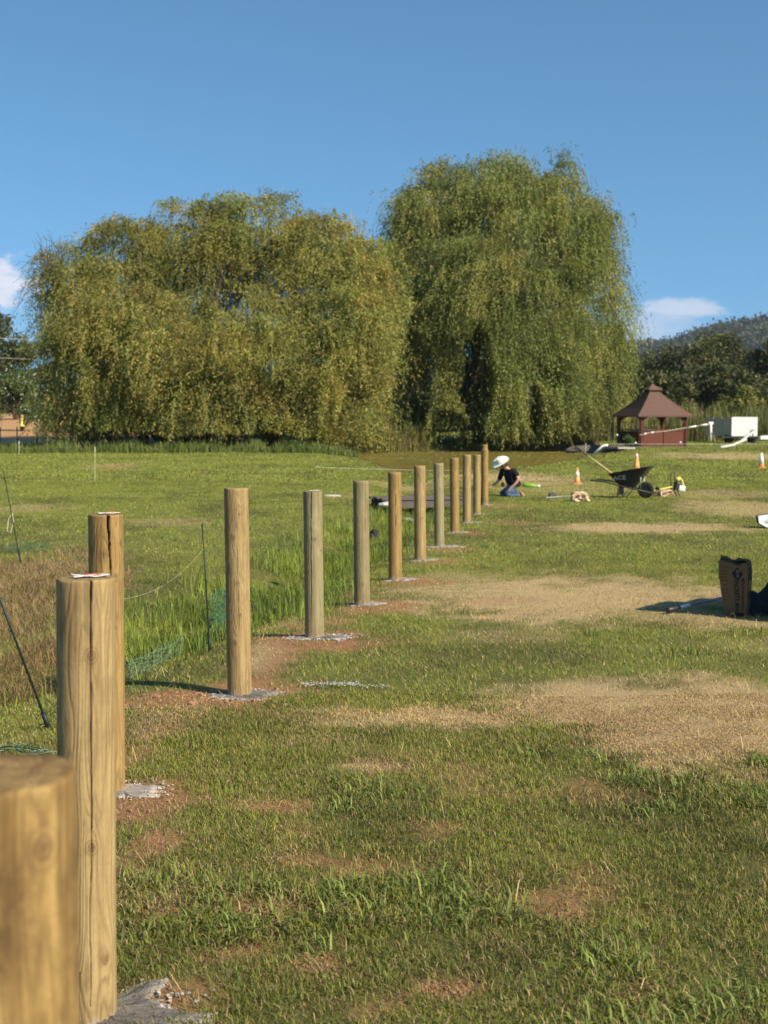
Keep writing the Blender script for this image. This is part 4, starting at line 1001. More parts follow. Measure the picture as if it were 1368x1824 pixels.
# t-shirt
J = [(q(790, 1030, .01), .150), (q(745, 920, .0), .158), (q(660, 745, .0), .155), (q(600, 655, .0), .085),
     (q(738, 675, -.17), .088), (q(835, 800, -.215), .070), (q(480, 690, .15), .085), (q(425, 860, .18), .062), (q(410, 905, .185), .058)]
skin('t_shirt', J, [(0, 1), (1, 2), (2, 3), (2, 4), (4, 5), (2, 6), (6, 7), (7, 8)], M['shirt'], person, 1)
# jeans: hips, thighs folded over calves
J = [(q(800, 1120, .0), .150), (q(655, 1165, -.15), .112), (q(540, 1222, -.17), .088), (q(700, 1262, -.16), .066), (q(900, 1250, -.14), .060),
     (q(610, 1160, .14), .108), (q(430, 1210, .15), .088), (q(640, 1262, .14), .062), (q(900, 1250, .13), .058)]
skin('jeans', J, [(0, 1), (1, 2), (2, 3), (3, 4), (0, 5), (5, 6), (6, 7), (7, 8)], M['jeans'], person, 0)
for s_ in (-.14, .13):
    J = [(q(900, 1215, s_), .045), (q(935, 1200, s_), .050), (q(960, 1265, s_), .042), (q(1010, 1275, s_), .036)]
    skin('boot', J, [(0, 1), (1, 2), (2, 3)], M['boot'], person)
# glove cuff and red bandana in the lap
mb = MB(); mb.tube([q(385, 945, .19), q(355, 975, .2)], [.040, .040], 10); mb.build('white_cuff', M['white'], person, smooth=True)
mb = MB(); mb.lump(q(485, 1005, .05), .045, 5, None, 1.3, 3, .05); mb.build('red_cloth', M['red'], person, smooth=True)
# hat: oval curled brim, creased crown
hc = Vector(q(425, 450, 0)); n = 40; V = []; Ff = []
prof_ = [(.198, .0), (.185, -.006), (.13, .0), (.098, .01), (.094, .06), (.086, .115), (.060, .138), (.02, .112)]
for j, (r_, z_) in enumerate(prof_):
    for a in range(n):
        an = 2 * PI * a / n; x = r_ * math.cos(an) * 1.12; y = r_ * math.sin(an) * .86
        z = z_ + (.040 * (abs(math.sin(an)) ** 2.2) * max(0, (r_ - .11) / .1) if j < 3 else 0) - (.02 * abs(math.cos(an)) ** 3 * (j < 2))
        if j >= 5: z -= .018 * math.cos(an) ** 2 * (x < 0) 
        V.append((x, y, z))
V.append((0, 0, .10))
for j in range(len(prof_) - 1):
    for a in range(n): Ff.append((j * n + a, j * n + (a + 1) % n, (j + 1) * n + (a + 1) % n, (j + 1) * n + a))
for a in range(n): Ff.append(((len(prof_) - 1) * n + a, (len(prof_) - 1) * n + (a + 1) % n, len(V) - 1))
rt = Euler((R(34), R(-30), 0)).to_matrix()
mb = MB(); mb.add([hc + rt @ Vector(v_) for v_ in V], Ff); ho = mb.build('cowboy_hat', M['hat'], person, smooth=True); so = ho.modifiers.new('s', 'SOLIDIFY'); so.thickness = .004
mb = MB(); V = []; 
for z_, r_ in ((.008, .102), (.028, .0985)):
    for a in range(n): V.append(hc + rt @ Vector((r_ * math.cos(2 * PI * a / n) * 1.12, r_ * math.sin(2 * PI * a / n) * .86, z_)))
mb.add(V, [(a, (a + 1) % n, n + (a + 1) % n, n + a) for a in range(n)]); mb.build('hat_band', M['hatband'], ho, smooth=True)

# lime spray can, black pouch, paper wrapper, hose line
g = G(945, 868); root = thing('marking_spray_can', 'lime green spray can with a white cap lying behind the kneeling person', 'spray can', g + Vector((0, 0, .06)))
mb = MB(); mb.tube([(-.20, 0, .01), (-.19, 0, .01), (.10, 0, -.02), (.16, 0, -.024)], [.055, .07, .06, .03], 14); mb.build('body', M['lime'], root, smooth=True)
mb = MB(); mb.tube([(.16, 0, -.024), (.26, 0, -.02)], [.025, .035], 10); mb.build('cap', M['white'], root, smooth=True)
mb = MB(); mb.tube([(-.215, 0, .011), (-.195, 0, .011)], [.058, .058], 14); mb.build('base', M['blackmetal'], root, smooth=True)
g = G(984, 886); root = thing('tool_pouch', 'small dark pouch lying on the lawn left of the torn paper bag', 'pouch', g)
mb = MB(); mb.box((0, 0, .055), (.20, .13, .10), (0, .05, .2), taper=.8); mb.lump((.02, 0, .09), .06, 3, None, .5, 2, .15); mb.build('pouch', M['blackmetal'], root, bevel=.02); mb = MB(); mb.tube([(-.1, -.02, .06), (-.15, -.05, .02), (-.17, -.03, .01)], .008, 6); mb.build('strap', M['black'], root)
mb = MB(); mb.tube([G(972, 889) + Vector((0, 0, .035)), G(1000, 887.5) + Vector((0, 0, .04)), G(1019, 886) + Vector((0, 0, .035))], .012, 6); tag(mb.build('metal_rod', M['greymetal']), 'thin rod lying on the lawn in front of the dark pouch', 'rod')
def crumple(name, lab, px_, py_, sx_, sy_, sz_, seed, tilt=(0, 0, 0)):
    rr = random.Random(seed); bm = bmesh.new(); bmesh.ops.create_cube(bm, size=1); bmesh.ops.subdivide_edges(bm, edges=bm.edges[:], cuts=5, use_grid_fill=True)
    V = []; m3 = Euler(tilt).to_matrix()
    for v_ in bm.verts:
        c = v_.co; V.append(m3 @ Vector((c.x * sx_ + rr.gauss(0, .016), c.y * sy_ + rr.gauss(0, .016), (c.z + .5) * sz_ * (1 - .25 * abs(c.x)) + rr.gauss(0, .014))))
    Fc = [tuple(x.index for x in f.verts) for f in bm.faces]; bm.free(); mb = MB(); mb.add(V, Fc); root = thing(name, lab, 'paper bag', G(px_, py_)); mb.build('paper_body', M['kraft2'], root)
    for fl_ in (((-sx_ * .5, -sy_ * .52, sz_ * .2), (-sx_ * .1, -sy_ * .58, sz_ * .1), (-sx_ * .14, -sy_ * .75, -.01), (-sx_ * .35, -sy_ * .7, 0)), ((sx_ * .3, -sy_ * .55, sz_ * .5), (sx_ * .62, -sy_ * .4, sz_ * .3), (sx_ * .58, -sy_ * .6, .0), (sx_ * .4, -sy_ * .6, .05))):
        mb = MB(); mb.add([m3 @ Vector(v_) for v_ in fl_], [(0, 1, 2, 3)]); o = mb.build('torn_flap', M['kraft2'], root); s_ = o.modifiers.new('s', 'SOLIDIFY'); s_.thickness = .004
    if sx_ > .3:
        mb = MB(); [mb.box(m3 @ Vector((x_, -sy_ * .52 - .02, z_)), (w_, .006, h_)) for x_, z_, w_, h_ in ((-.07, sz_ * .66, .10, .02), (-.07, sz_ * .5, .12, .012), (.07, sz_ * .66, .07, .05), (.02, sz_ * .32, .2, .015))]; mb.build('printing', M['inkred'], root)
    return root
M['kraft2'] = mat('pale_kraft_paper', (.56, .42, .26), .85, .22, 9, bump=.5, bscale=14)
crumple('torn_paper_bag', 'crumpled empty tan paper bag lying alone on the lawn left of the wheelbarrow', 1032, 893, .36, .2, .21, 3, (0, .10, .1))
crumple('torn_paper_bag', 'crumpled tan paper bag lying under the powered auger', 1186, 884, .34, .22, .16, 9, (0, -.1, .2))

# ------------------------------------------------------------------ cones
def cone(px_, yt, yb, lab, two):
    g = G(px_, yb); h = (yb - yt) * mpp(g.y); root = thing('traffic_cone', lab, 'cone', g, group='orange and white traffic cones')
    O = (.82, .38, .14); Wc = (.82, .80, .74)  # orange paled to put the wash of sunlight into the colour
    mb = MB(); mb.lathe([(h * .20, .02), (h * .165, h * .28), (h * .12, h * .5), (h * .085, h * .72), (h * .045, h * .98), (h * .03, h)], n=20, col=O); mb.build('cone_body', M['orange'], root, smooth=True, colors=True)
    mb = MB(); a = .5; mb.box((0, 0, .012), (h * .52, h * .52, .025), col=O); mb.build('base', M['orange'], root, colors=True, bevel=.004)
    if two: mb = MB(); mb.lathe([(h * .135, h * .48), (h * .092, h * .76)], n=20, col=Wc); o = mb.build('reflective_collar', M['orange'], root, smooth=True, colors=True)
    else: mb = MB(); mb.lathe([(h * .185, h * .28), (h * .06, h * .95)], n=20, col=Wc) if two is None else mb.lathe([(h * .088, h * .76), (h * .06, h * .95)], n=20, col=Wc); mb.build('reflective_collar', M['orange'], root, smooth=True, colors=True)
cone(1028, 833, 862, 'orange cone with a white collar left of the wheelbarrow', True)
cone(1134, 807, 836, 'pale orange cone standing directly behind the wheelbarrow', False)
cone(1356, 806, 833, 'mostly white cone at the right edge', None)

# ------------------------------------------------------------------ wheelbarrow
g = G(1128, 887); root = thing('wheelbarrow', 'black wheelbarrow with white lettering on its tray, standing on the lawn', 'wheelbarrow', g, R(-24))
def wb(zx, zy, y=0): return None
TB = [(-.36, .30), (.12, .22)]   # tray bottom x,z
def trayring(t_):   # 0 bottom, 1 rim
    xs0, xs1 = -.34 + (-.56 + .34) * t_, .02 + (.44 - .02) * t_
    z0, z1 = .33 + (.58 - .33) * t_, .24 + (.77 - .24) * t_
    hw = .19 + (.34 - .19) * t_; pts = []
    n = 8; cr_ = .07 + .04 * t_
    for cx_, cy_, a0 in ((xs1 - cr_, hw - cr_, 0), (xs0 + cr_, hw - cr_, 90), (xs0 + cr_, -hw + cr_, 180), (xs1 - cr_, -hw + cr_, 270)):
        for k in range(5):
            a = R(a0 + 90 * k / 4); x = cx_ + cr_ * math.cos(a); y = cy_ + cr_ * math.sin(a); pts.append((x, y, z0 + (z1 - z0) * (x - xs0) / (xs1 - xs0)))
    return pts
V = []; rings = [0, .12, .4, .7, 1.0]
for t_ in rings: V += trayring(t_)
m0 = 20; V += [(x * 1.0 + math.copysign(.018, x), y + math.copysign(.018, y), z - .008) for x, y, z in trayring(1.0)]
V += trayring(.96)[:0]
Ff = [(j * m0 + a, j * m0 + (a + 1) % m0, (j + 1) * m0 + (a + 1) % m0, (j + 1) * m0 + a) for j in range(5) for a in range(m0)] + [tuple(range(m0))[::-1]]
mb = MB(); mb.add(V, Ff); o = mb.build('tray', M['black'], root, smooth=False); s_ = o.modifiers.new('s', 'SOLIDIFY'); s_.thickness = .006
for sy in (-1, 1):
    mb = MB(); mb.tube([(-.98, sy * .30, .42), (-.62, sy * .27, .385), (.0, sy * .19, .235), (.48, sy * .11, .13)], .017, 8); mb.build('handle', M['blackmetal'], root, smooth=True)
    mb = MB(); mb.tube([(-.30, sy * .24, .33), (-.33, sy * .25, .02), (-.22, sy * .25, .01), (-.02, sy * .20, .26)], .012, 7); mb.build('leg', M['blackmetal'], root, smooth=True)
    mb = MB(); mb.tube([(.20, sy * .15, .20), (.22, sy * .20, .52)], .011, 7); mb.build('brace', M['greymetal'], root, smooth=True)
mb = MB(); mb.box((-.30, 0, .19), (.02, .5, .22)); mb.build('leg_crossplate', M['blackmetal'], root)
wr = MB(); wr.lathe([(.10, -.03), (.15, -.045), (.185, -.03), (.195, 0), (.185, .03), (.15, .045), (.10, .03)], (0, 0, 0), 28, rot=(R(90), 0, 0)); wo = thing('x', '', '', (0, 0, 0)); bpy.data.objects.remove(wo)
wo = wr.build('wheel', M['rubber'], root, smooth=True); wo.location = (.30, 0, .195)
mb = MB(); mb.lathe([(.10, -.028), (.03, -.015), (.03, -.05), (.03, .05), (.03, .015), (.10, .028)], (0, 0, 0), 24, rot=(R(90), 0, 0)); mb.build('rim', M['greymetal'], wo, smooth=True)
mb = MB(); mb.tube([(.46, -.12, .13), (.55, -.10, .12), (.57, 0, .11), (.55, .10, .12), (.46, .12, .13)], .014, 7); mb.build('nose_guard', M['blackmetal'], root, smooth=True)
M['print_pale'] = mat('pale_print', (.42, .42, .41), .7, .1, 20)
M['shaft_paint'] = mat('dull_shaft', (.30, .27, .24), .6, .15, 20)
def text_mesh(name, s_, size, m_, parent, mapf, sub=0, sx=1.0, bold=0):
    cu = bpy.data.curves.new(name, 'FONT'); cu.body = s_; cu.size = size; cu.align_x = 'CENTER'; cu.align_y = 'CENTER'; cu.resolution_u = 3; cu.offset = bold
    to = bpy.data.objects.new(name, cu); C.objects.link(to); dg = bpy.context.evaluated_depsgraph_get(); me = bpy.data.meshes.new_from_object(to.evaluated_get(dg)); bpy.data.objects.remove(to)
    for v_ in me.vertices: v_.co = mapf(v_.co.x * sx, v_.co.y)
    me.materials.clear(); me.materials.append(m_); o = bpy.data.objects.new(name, me); C.objects.link(o); o.parent = parent; return o
# lettering on the tray side (near side is -y)
def traypt(x, t_):
    hw = .19 + .15 * t_; xs0 = -.34 - .22 * t_; xs1 = .02 + .42 * t_; z0 = .33 + .25 * t_; z1 = .24 + .53 * t_
    return Vector((x, -hw - .007, z0 + (z1 - z0) * (x - xs0) / (xs1 - xs0)))
text_mesh('lettering', 'ACE', .125, M['print_pale'], root, lambda x, y: traypt(-.27 + x, .55 + y / .32), sx=1.3, bold=.003)
# long handled hoe leaning in the barrow
a = P(1046, 811, g.y + .15); b = P(1090, 843, g.y + .05); d = (b - a)
hoe = thing('garden_hoe', 'long wooden handled hoe leaning out of the wheelbarrow to the left', 'hoe', a)
mb = MB(); mb.tube([(0, 0, 0), d * .5, d * 1.25], .019, 8); mb.build('handle', M['wood_handle'], hoe, smooth=True)
mb = MB(); mb.tube([(0, 0, 0), -d * .22, -d * .36], [.02, .014, .010], 8); mb.build('socket', M['blackmetal'], hoe, smooth=True)
mb = MB(); mb.box(-d * .38 + Vector((0, 0, -.02)), (.20, .012, .08), (0, .6, 0)); mb.build('blade', M['blackmetal'], hoe)

# ------------------------------------------------------------------ powered auger
g = G(1200, 884); au = thing('powered_auger', 'petrol earth auger with white and yellow engine and black loop handle lying by the wheelbarrow', 'auger', g)
def ap(px_, py_, y=0): w_ = P(px_, py_, g.y + y); return w_ - g
mb = MB(); e = ap(1209, 866)
mb.box(e + Vector((0, 0, 0)), (.20, .18, .20), (0, .2, .1)); mb.build('engine_block', M['blackmetal'], au, bevel=.03)
mb = MB(); mb.box(ap(1214, 870, -.08), (.17, .14, .14), (0, .2, .1)); mb.build('fuel_tank', M['white'], au, bevel=.035)
mb = MB(); mb.lump(ap(1208, 854), .085, 4, None, .8, 2, .05); mb.box(ap(1215, 860, -.02), (.05, .15, .20), (0, -.3, 0)); mb.build('engine_cover', M['yellow'], au, bevel=.02)
mb = MB(); mb.tube([ap(1196, 872), ap(1195, 857), ap(1196, 842), ap(1202, 841), ap(1202, 857), ap(1200, 873), ap(1196, 872)], .014, 8); mb.build('loop_handle', M['blackmetal'], au, smooth=True)
for a_, b_, yy_ in (((1203, 868), (1212, 885), -.1), ((1199, 868), (1206, 885), .12)):
    mb = MB(); mb.tube([ap(*a_, yy_), ap(*b_, yy_)], .013, 7); mb.build('handle_bar', M['blackmetal'], au, smooth=True)
s0 = ap(1198, 867); s1 = ap(1138, 880); ax_ = (s1 - s0)
mb = MB(); mb.tube([s0, s1], .018, 8); mb.build('drill_shaft', M['yellow'], au, smooth=True)
mb = MB(); V = []; Ff = []; nseg = 60; axn = ax_.normalized(); p1 = axn.cross(Vector((0, 0, 1))).normalized(); p2 = axn.cross(p1)
for k in range(nseg):
    t_ = .28 + .72 * k / (nseg - 1); an = k / nseg * 2 * PI * 3.2; dr_ = p1 * math.cos(an) + p2 * math.sin(an); c = s0 + ax_ * t_
    V += [c + dr_ * .015, c + dr_ * .085]
    if k: Ff.append((2 * k - 2, 2 * k - 1, 2 * k + 1, 2 * k))
mb.add(V, Ff); o = mb.build('auger_flight', M['blackmetal'], au, smooth=True); s_ = o.modifiers.new('s', 'SOLIDIFY'); s_.thickness = .006

# ------------------------------------------------------------------ concrete mix bag (open, in shade)
g = G(1307, 1098) ; bag = thing('cement_bag', 'open brown paper bag of concrete mix standing upright in dark shade at the right', 'bag', g, R(-3))
HB = .49
def bagring(t_):   # rounded rectangle, rotated so that a corner faces the camera
    w_ = .185 + .085 * min(1, t_ * 1.4) ** .8; d_ = .135 + .05 * t_; ang = R(-24); pts = []
    for (sx_, sy_) in ((-1, -1), (1, -1), (1, 1), (-1, 1)):
        nx_, ny_ = {(-1, -1): (1, -1), (1, -1): (1, 1), (1, 1): (-1, 1), (-1, 1): (-1, -1)}[(sx_, sy_)]
        for k in range(7):
            u_ = k / 7; x = (sx_ + (nx_ - sx_) * u_) * w_ / 2; y = (sy_ + (ny_ - sy_) * u_) * d_ / 2
            if abs(x) > w_ * .46 and abs(y) > d_ * .46: x *= .955; y *= .955
            pts.append((x * math.cos(ang) - y * math.sin(ang) + .03 * (1 - t_), x * math.sin(ang) + y * math.cos(ang)))
    return pts
V = []; nr_ = 20; m0 = 28
for j in range(nr_ + 1):
    t_ = j / nr_
    for k, (x, y) in enumerate(bagring(t_)):
        wv = 1 + .018 * math.sin(k * 2.1 + j * .9) + random.uniform(-.008, .008)
        zt = HB * t_ * (1 + (.035 * math.sin(k * .9 + .5) + .02 * math.sin(k * 2.3)) * (t_ > .8) + (.10 * (k > 13) * max(0, math.sin((k - 14) / 14 * PI)) ** .7 + .02 * (k < 14)) * t_ ** 4)
        V.append((x * wv, y * wv, zt))
Ff = [(j * m0 + a, j * m0 + (a + 1) % m0, (j + 1) * m0 + (a + 1) % m0, (j + 1) * m0 + a) for j in range(nr_) for a in range(m0)] + [tuple(range(m0))[::-1]]
mb = MB(); mb.add(V, Ff); o = mb.build('paper_sack', M['kraft'], bag); s_ = o.modifiers.new('s', 'SOLIDIFY'); s_.thickness = .003; s_.offset = -1
mb = MB(); top = bagring(.8); mb.add([(x * .97, y * .97, HB * .80 + random.uniform(-.01, .015)) for x, y in top], [tuple(range(28))]); mb.build('cement_fill', M['concrete'], bag)
mb = MB(); tr_ = bagring(1.0)
V = []
for k, u_ in ((9, 0), (12, .3), (15, .6), (18, 1.0)):
    x, y = tr_[k % 28]; V += [(x, y, HB * 1.0), (x * .7, y * .7 - .02, HB * 1.07 - u_ * .02)]
mb.add(V, [(0, 1, 3, 2), (2, 3, 5, 4), (4, 5, 7, 6)]); o = mb.build('top_flap', M['kraft'], bag); s_ = o.modifiers.new('s', 'SOLIDIFY'); s_.thickness = .003
def front(u_, t_, off=.005):  # u across front face 0..1, t height
    r_ = bagring(max(0, min(1, t_))); a_ = Vector(r_[0]); b_ = Vector(r_[7]); p_ = a_.lerp(b_, u_); n_ = Vector(((b_ - a_).y, -(b_ - a_).x)).normalized() * off
    return Vector((p_.x * 1.015 + n_.x, p_.y * 1.015 + n_.y, HB * t_))
def side(u_, t_, off=.005):
    r_ = bagring(max(0, min(1, t_))); a_ = Vector(r_[7]); b_ = Vector(r_[14]); p_ = a_.lerp(b_, u_); n_ = Vector(((b_ - a_).y, -(b_ - a_).x)).normalized() * off
    return Vector((p_.x * 1.015 + n_.x, p_.y * 1.015 + n_.y, HB * t_))
# text runs vertically (top to bottom)
text_mesh('lettering', 'CONCRETE MIX', .062, M['ink'], bag, lambda x, y: front(.60 + y / .25, .47 - x / HB * .78, .007), bold=.001)
text_mesh('lettering', 'MEZCLA DE CONCRETO', .030, M['ink'], bag, lambda x, y: front(.84 + y / .25, .44 - x / HB * .9, .007), bold=.0006)
mb = MB(); c0, t0 = .66, .82; mb.add([front(c0 - .2, t0), front(c0, t0 - .13), front(c0 + .2, t0), front(c0, t0 + .13)], [(0, 1, 2, 3)]); mb.build('diamond_emblem', M['ink'], bag)
M['print_grey'] = mat('grey_print', (.25, .23, .20), .8, .05, 10)
text_mesh('lettering', 'QUIK', .032, M['print_grey'], bag, lambda x, y: front(.66 + y / .25, .82 - x / HB, .0085))
for r_, (u0, u1) in ((.93, (.08, .34)), (.86, (.06, .3)), (.8, (.06, .32)), (.74, (.08, .28)), (.68, (.06, .32)), (.6, (.08, .3)), (.5, (.06, .3)), (.44, (.06, .26)), (.38, (.08, .32)), (.32, (.08, .26))):
    mb = MB(); mb.add([front(u0, r_), front(u1, r_), front(u1, r_ + .016), front(u0, r_ + .016)], [(0, 1, 2, 3)]); mb.build('small_print', M['inkred'], bag)
mb = MB(); mb.add([side(.12, .70), side(.95, .70), side(.95, .93), side(.12, .93)], [(0, 1, 2, 3)]); mb.build('dark_panel', M['ink'], bag)
M['ochre'] = mat('ochre_print', (.40, .24, .05), .8, .1, 10)
mb = MB(); mb.add([side(.12, .50), side(.95, .50), side(.95, .698), side(.12, .698)], [(0, 1, 2, 3)]); mb.build('ochre_panel', M['ochre'], bag)
text_mesh('lettering', '60 LB', .05, M['ink'], bag, lambda x, y: side(.5 + x / .16, .42 + y / HB, .007), bold=.001)
mb = MB(); mb.add([front(.45, .03), front(.9, .03), front(.9, .10), front(.45, .10)], [(0, 1, 2, 3)]); mb.build('small_print', M['ink'], bag)
# pole on the ground in front of the bag
a = G(1190, 1095) + Vector((0, 0, .045)); b = G(1300, 1071) + Vector((0, 0, .05)); d = b - a
pl = thing('shovel', 'grey shovel handle with a pale band and dark grip beside the brown bag', 'shovel', a)
mb = MB(); mb.tube([d * .0, d * .17], [.021, .018], 12); mb.build('grip', M['blackmetal'], pl, smooth=True)
mb = MB(); mb.tube([d * .165, d * .32], .0165, 12); mb.build('pale_band', M['wood_handle2'] if 'wood_handle2' in M else M['white'], pl, smooth=True)
mb = MB(); mb.tube([d * .318, d * 1.35], .0155, 12); mb.build('shaft', M['shaft_paint'], pl, smooth=True)
# dark fabric heap
g = G(1372, 1092); tp = MB(); rr = random.Random(5)
n1_ = 26; V = []
for i in range(n1_):
    for j in range(n1_):
        x = (i / (n1_ - 1) - .5) * .66; y = (j / (n1_ - 1) - .5) * .5; rr_ = math.hypot(x / .33, y / .25)
        z = .29 * max(0, 1 - rr_ ** 2) ** .6 * (.75 + .4 * math.sin(x * 17 + y * 9) * .5 + .3 * math.sin(y * 23 - x * 11) * .5) + rr.uniform(-.006, .006); V.append((x, y, max(z, .012)))
tp.add(V, [(i * n1_ + j, (i + 1) * n1_ + j, (i + 1) * n1_ + j + 1, i * n1_ + j + 1) for i in range(n1_ - 1) for j in range(n1_ - 1)])
o = tp.build('dark_jacket', M['tarp'], None, smooth=True); o.location = g; tag(o, 'heap of dark blue grey cloth in the shade at the right edge', 'cloth')
# made-up stack of bags, added unseen outside the frame to throw the shade
pal = thing('added_shade_stack', 'made-up stack of bags added unseen beyond the right edge to shade the open bag', 'pallet', (3.80, 11.58, tz(4.3, 11.9) - .08), math.atan2(1.10, .76) - PI / 2)
mb = MB()
for k in range(5): mb.box((.12 + k * .27, .66, .11), (.10, 1.32, .02))
for k in range(3): mb.box((.66, .1 + k * .55, .05), (1.32, .09, .09))
mb.build('pallet', M['wood_handle'], pal)
for lv in range(10):
    for a_ in range(2):
        for c_ in range(3 if lv < 9 else 2):
            mb = MB(); mb.box((.33 + a_ * .66, .22 + c_ * .44, .19 + lv * .135), (.65, .43, .13), (0, 0, random.uniform(-.03, .03))); o = mb.build('sack', M['kraft'], pal, bevel=.04)

# white moulded thing with a black edge at the right
g = G(1385, 941); wt = thing('moulded_panel', 'white moulded panel with a black rim poking in from the right edge', 'panel', g, R(0))
k = mpp(g.y); out_ = [(1352, 920), (1364, 918), (1382, 915.5), (1420, 915), (1425, 940), (1390, 941), (1365, 938), (1353, 931)]
def slab(pts, y, th_, grow, m_, name):
    cx_ = sum(p_[0] for p_ in pts) / len(pts); cy_ = sum(p_[1] for p_ in pts) / len(pts)
    v0 = []; 
    for px_, py_ in pts:
        w_ = P(cx_ + (px_ - cx_) * grow, cy_ + (py_ - cy_) * (grow if grow == 1 else grow), g.y) - g; v0.append(Vector((w_.x, y + (.18 * (w_.z)), w_.z)))
    n_ = len(v0); V = v0 + [v_ + Vector((0, th_, 0)) for v_ in v0]
    mb = MB(); mb.add(V, [tuple(range(n_)), tuple(range(n_, 2 * n_))[::-1]] + [(a, (a + 1) % n_, n_ + (a + 1) % n_, n_ + a) for a in range(n_)]); return mb.build(name, m_, wt, bevel=.008)
slab(out_, .02, .05, 1.07, M['black'], 'rim'); slab(out_, -.015, .04, 1.0, M['white'], 'panel'); slab([(1362, 929), (1370, 924), (1380, 925), (1378, 931), (1368, 932)], -.025, .02, 1.0, M['greymetal'], 'emblem')

# ------------------------------------------------------------------ gazebo
Yg = 78.0; gc_ = at_px(1160, Yg); gz = P(1160, 797, Yg - 2).z
gaz = thing('gazebo', 'square brown gazebo with a two tier shingle roof and red stained rails', 'gazebo', (gc_[0], Yg, gz))
mg = mpp(Yg); Rr = 74 * mg; ANG = [R(-29), R(61), R(151), R(-119)]
def gv(rad, i, z): return Vector((rad * math.cos(ANG[i]), rad * math.sin(ANG[i]), z))
zE = P(1160, 738, Yg).z - gz - .05; zT = P(1160, 698, Yg).z - gz; zc0 = P(1160, 694, Yg).z - gz; zA = P(1158, 683, Yg).z - gz
mb = MB(); n_ = 8; V = []
for j in range(n_ + 1):
    t_ = j / n_; rad = Rr * (1 - t_) + .42 * t_; z = zE + (zT - zE) * t_ - .06 * math.sin(PI * t_)
    V += [gv(rad, i, z) for i in range(4)]
    if j < n_: V += [gv(rad - (Rr - .42) / n_ * .92, i, zE + (zT - zE) * (t_ + .92 / n_) - .06 * math.sin(PI * (t_ + .92 / n_)) - .03) for i in range(0)]
V += [gv(Rr, i, zE - .10) for i in range(4)]
Ff = [(j * 4 + i, j * 4 + (i + 1) % 4, (j + 1) * 4 + (i + 1) % 4, (j + 1) * 4 + i) for j in range(n_) for i in range(4)]
k = (n_ + 1) * 4; Ff += [(k + i, k + (i + 1) % 4, (i + 1) % 4, i) for i in range(4)] + [(k + 3, k + 2, k + 1, k)]
mb.add(V, Ff); mb.build('roof', M['shingle'], gaz)
mb = MB()
for j in range(1, 14):   # shingle courses as thin steps
    t_ = j / 14; rad = Rr * (1 - t_) + .42 * t_ + .012; z = zE + (zT - zE) * t_ - .06 * math.sin(PI * t_) + .012
    mb.add([gv(rad, i, z) for i in range(4)] + [gv(rad, i, z - .03) for i in range(4)], [(4 + i, 4 + (i + 1) % 4, (i + 1) % 4, i) for i in range(4)])
mb.build('shingle_courses', M['shingle'], gaz)
mb = MB(); mb.add([gv(.40, i, zT - .1) for i in range(4)] + [gv(.40, i, zc0 + .03) for i in range(4)], [(i, (i + 1) % 4, 4 + (i + 1) % 4, 4 + i) for i in range(4)]); mb.build('cupola_neck', M['redwood'], gaz)
mb = MB(); mb.add([gv(.58, i, zc0 - .04) for i in range(4)] + [gv(.58, i, zc0) for i in range(4)] + [Vector((0, 0, zA))], [(0, 1, 5, 4), (1, 2, 6, 5), (2, 3, 7, 6), (3, 0, 4, 7), (4, 5, 8), (5, 6, 8), (6, 7, 8), (7, 4, 8), (3, 2, 1, 0)]); mb.build('cupola_roof', M['shingle'], gaz)
Rp = 61 * mg; rail = P(1160, 766, Yg - 1.6).z - gz
for i in range(4):
    c = gv(Rp, i, 0); mb = MB(); mb.box((c.x, c.y, (zE - .1) / 2 - .1), (.17, .17, zE + .1), (0, 0, R(-29) + PI / 4 * 0)); po = mb.build('post', M['redwood'], gaz)
    for s_ in (1, -1):
        d_ = (gv(Rp, (i + s_) % 4, 0) - c).normalized(); mb = MB(); V = []
        for q_ in range(7):
            a = PI / 2 * q_ / 6; p_ = c + d_ * (.08 + .42 * (1 - math.cos(a))); p_.z = zE - .12 - .5 + .5 * math.sin(a); V.append(p_)
        pts = V + [c + d_ * .5 + Vector((0, 0, zE - .08)), c + d_ * .07 + Vector((0, 0, zE - .08))]
        nrm = Vector((-d_.y, d_.x, 0)) * .03; mb.add([p_ + nrm for p_ in pts] + [p_ - nrm for p_ in pts], [tuple(range(9)), tuple(range(9, 18))[::-1]] + [(a, (a + 1) % 9, 9 + (a + 1) % 9, 9 + a) for a in range(9)]); mb.build('bracket', M['redwood'], gaz)
def panel(i0, i1, u0, u1, name='side_panel'):
    a = gv(Rp, i0, 0); b = gv(Rp, i1, 0); p0 = a.lerp(b, u0); p1 = a.lerp(b, u1); mid = (p0 + p1) / 2; L_ = (p1 - p0).length; an_ = math.atan2(p1.y - p0.y, p1.x - p0.x)
    mb = MB(); mb.box((mid.x, mid.y, rail / 2 - .03), (L_, .04, rail - .1), (0, 0, an_)); o = mb.build(name, M['redwood'], gaz)
    mb = MB(); mb.box((mid.x, mid.y, rail), (L_ + .06, .12, .06), (0, 0, an_)); mb.build('rail', M['redwood'], gaz)
    # diagonal battens
    mb = MB(); dn = (p1 - p0).normalized(); nn_ = int(L_ / .17); nrm = Vector((dn.y, -dn.x, 0)) * .028
    for q_ in range(-4, nn_):
        s0_ = max(0, q_ * .17); z0_ = .04 + max(0, -q_ * .17) * 1.0; e_ = min(L_, q_ * .17 + rail - .15); z1_ = .04 + (e_ - q_ * .17)
        if e_ - s0_ < .1: continue
        a_ = p0 + dn * s0_ + nrm; b_ = p0 + dn * e_ + nrm; mb.tube([(a_.x, a_.y, z0_), (b_.x, b_.y, z1_)], .022, 4)
    mb.build('diagonal_batten', M['redwood'], gaz)
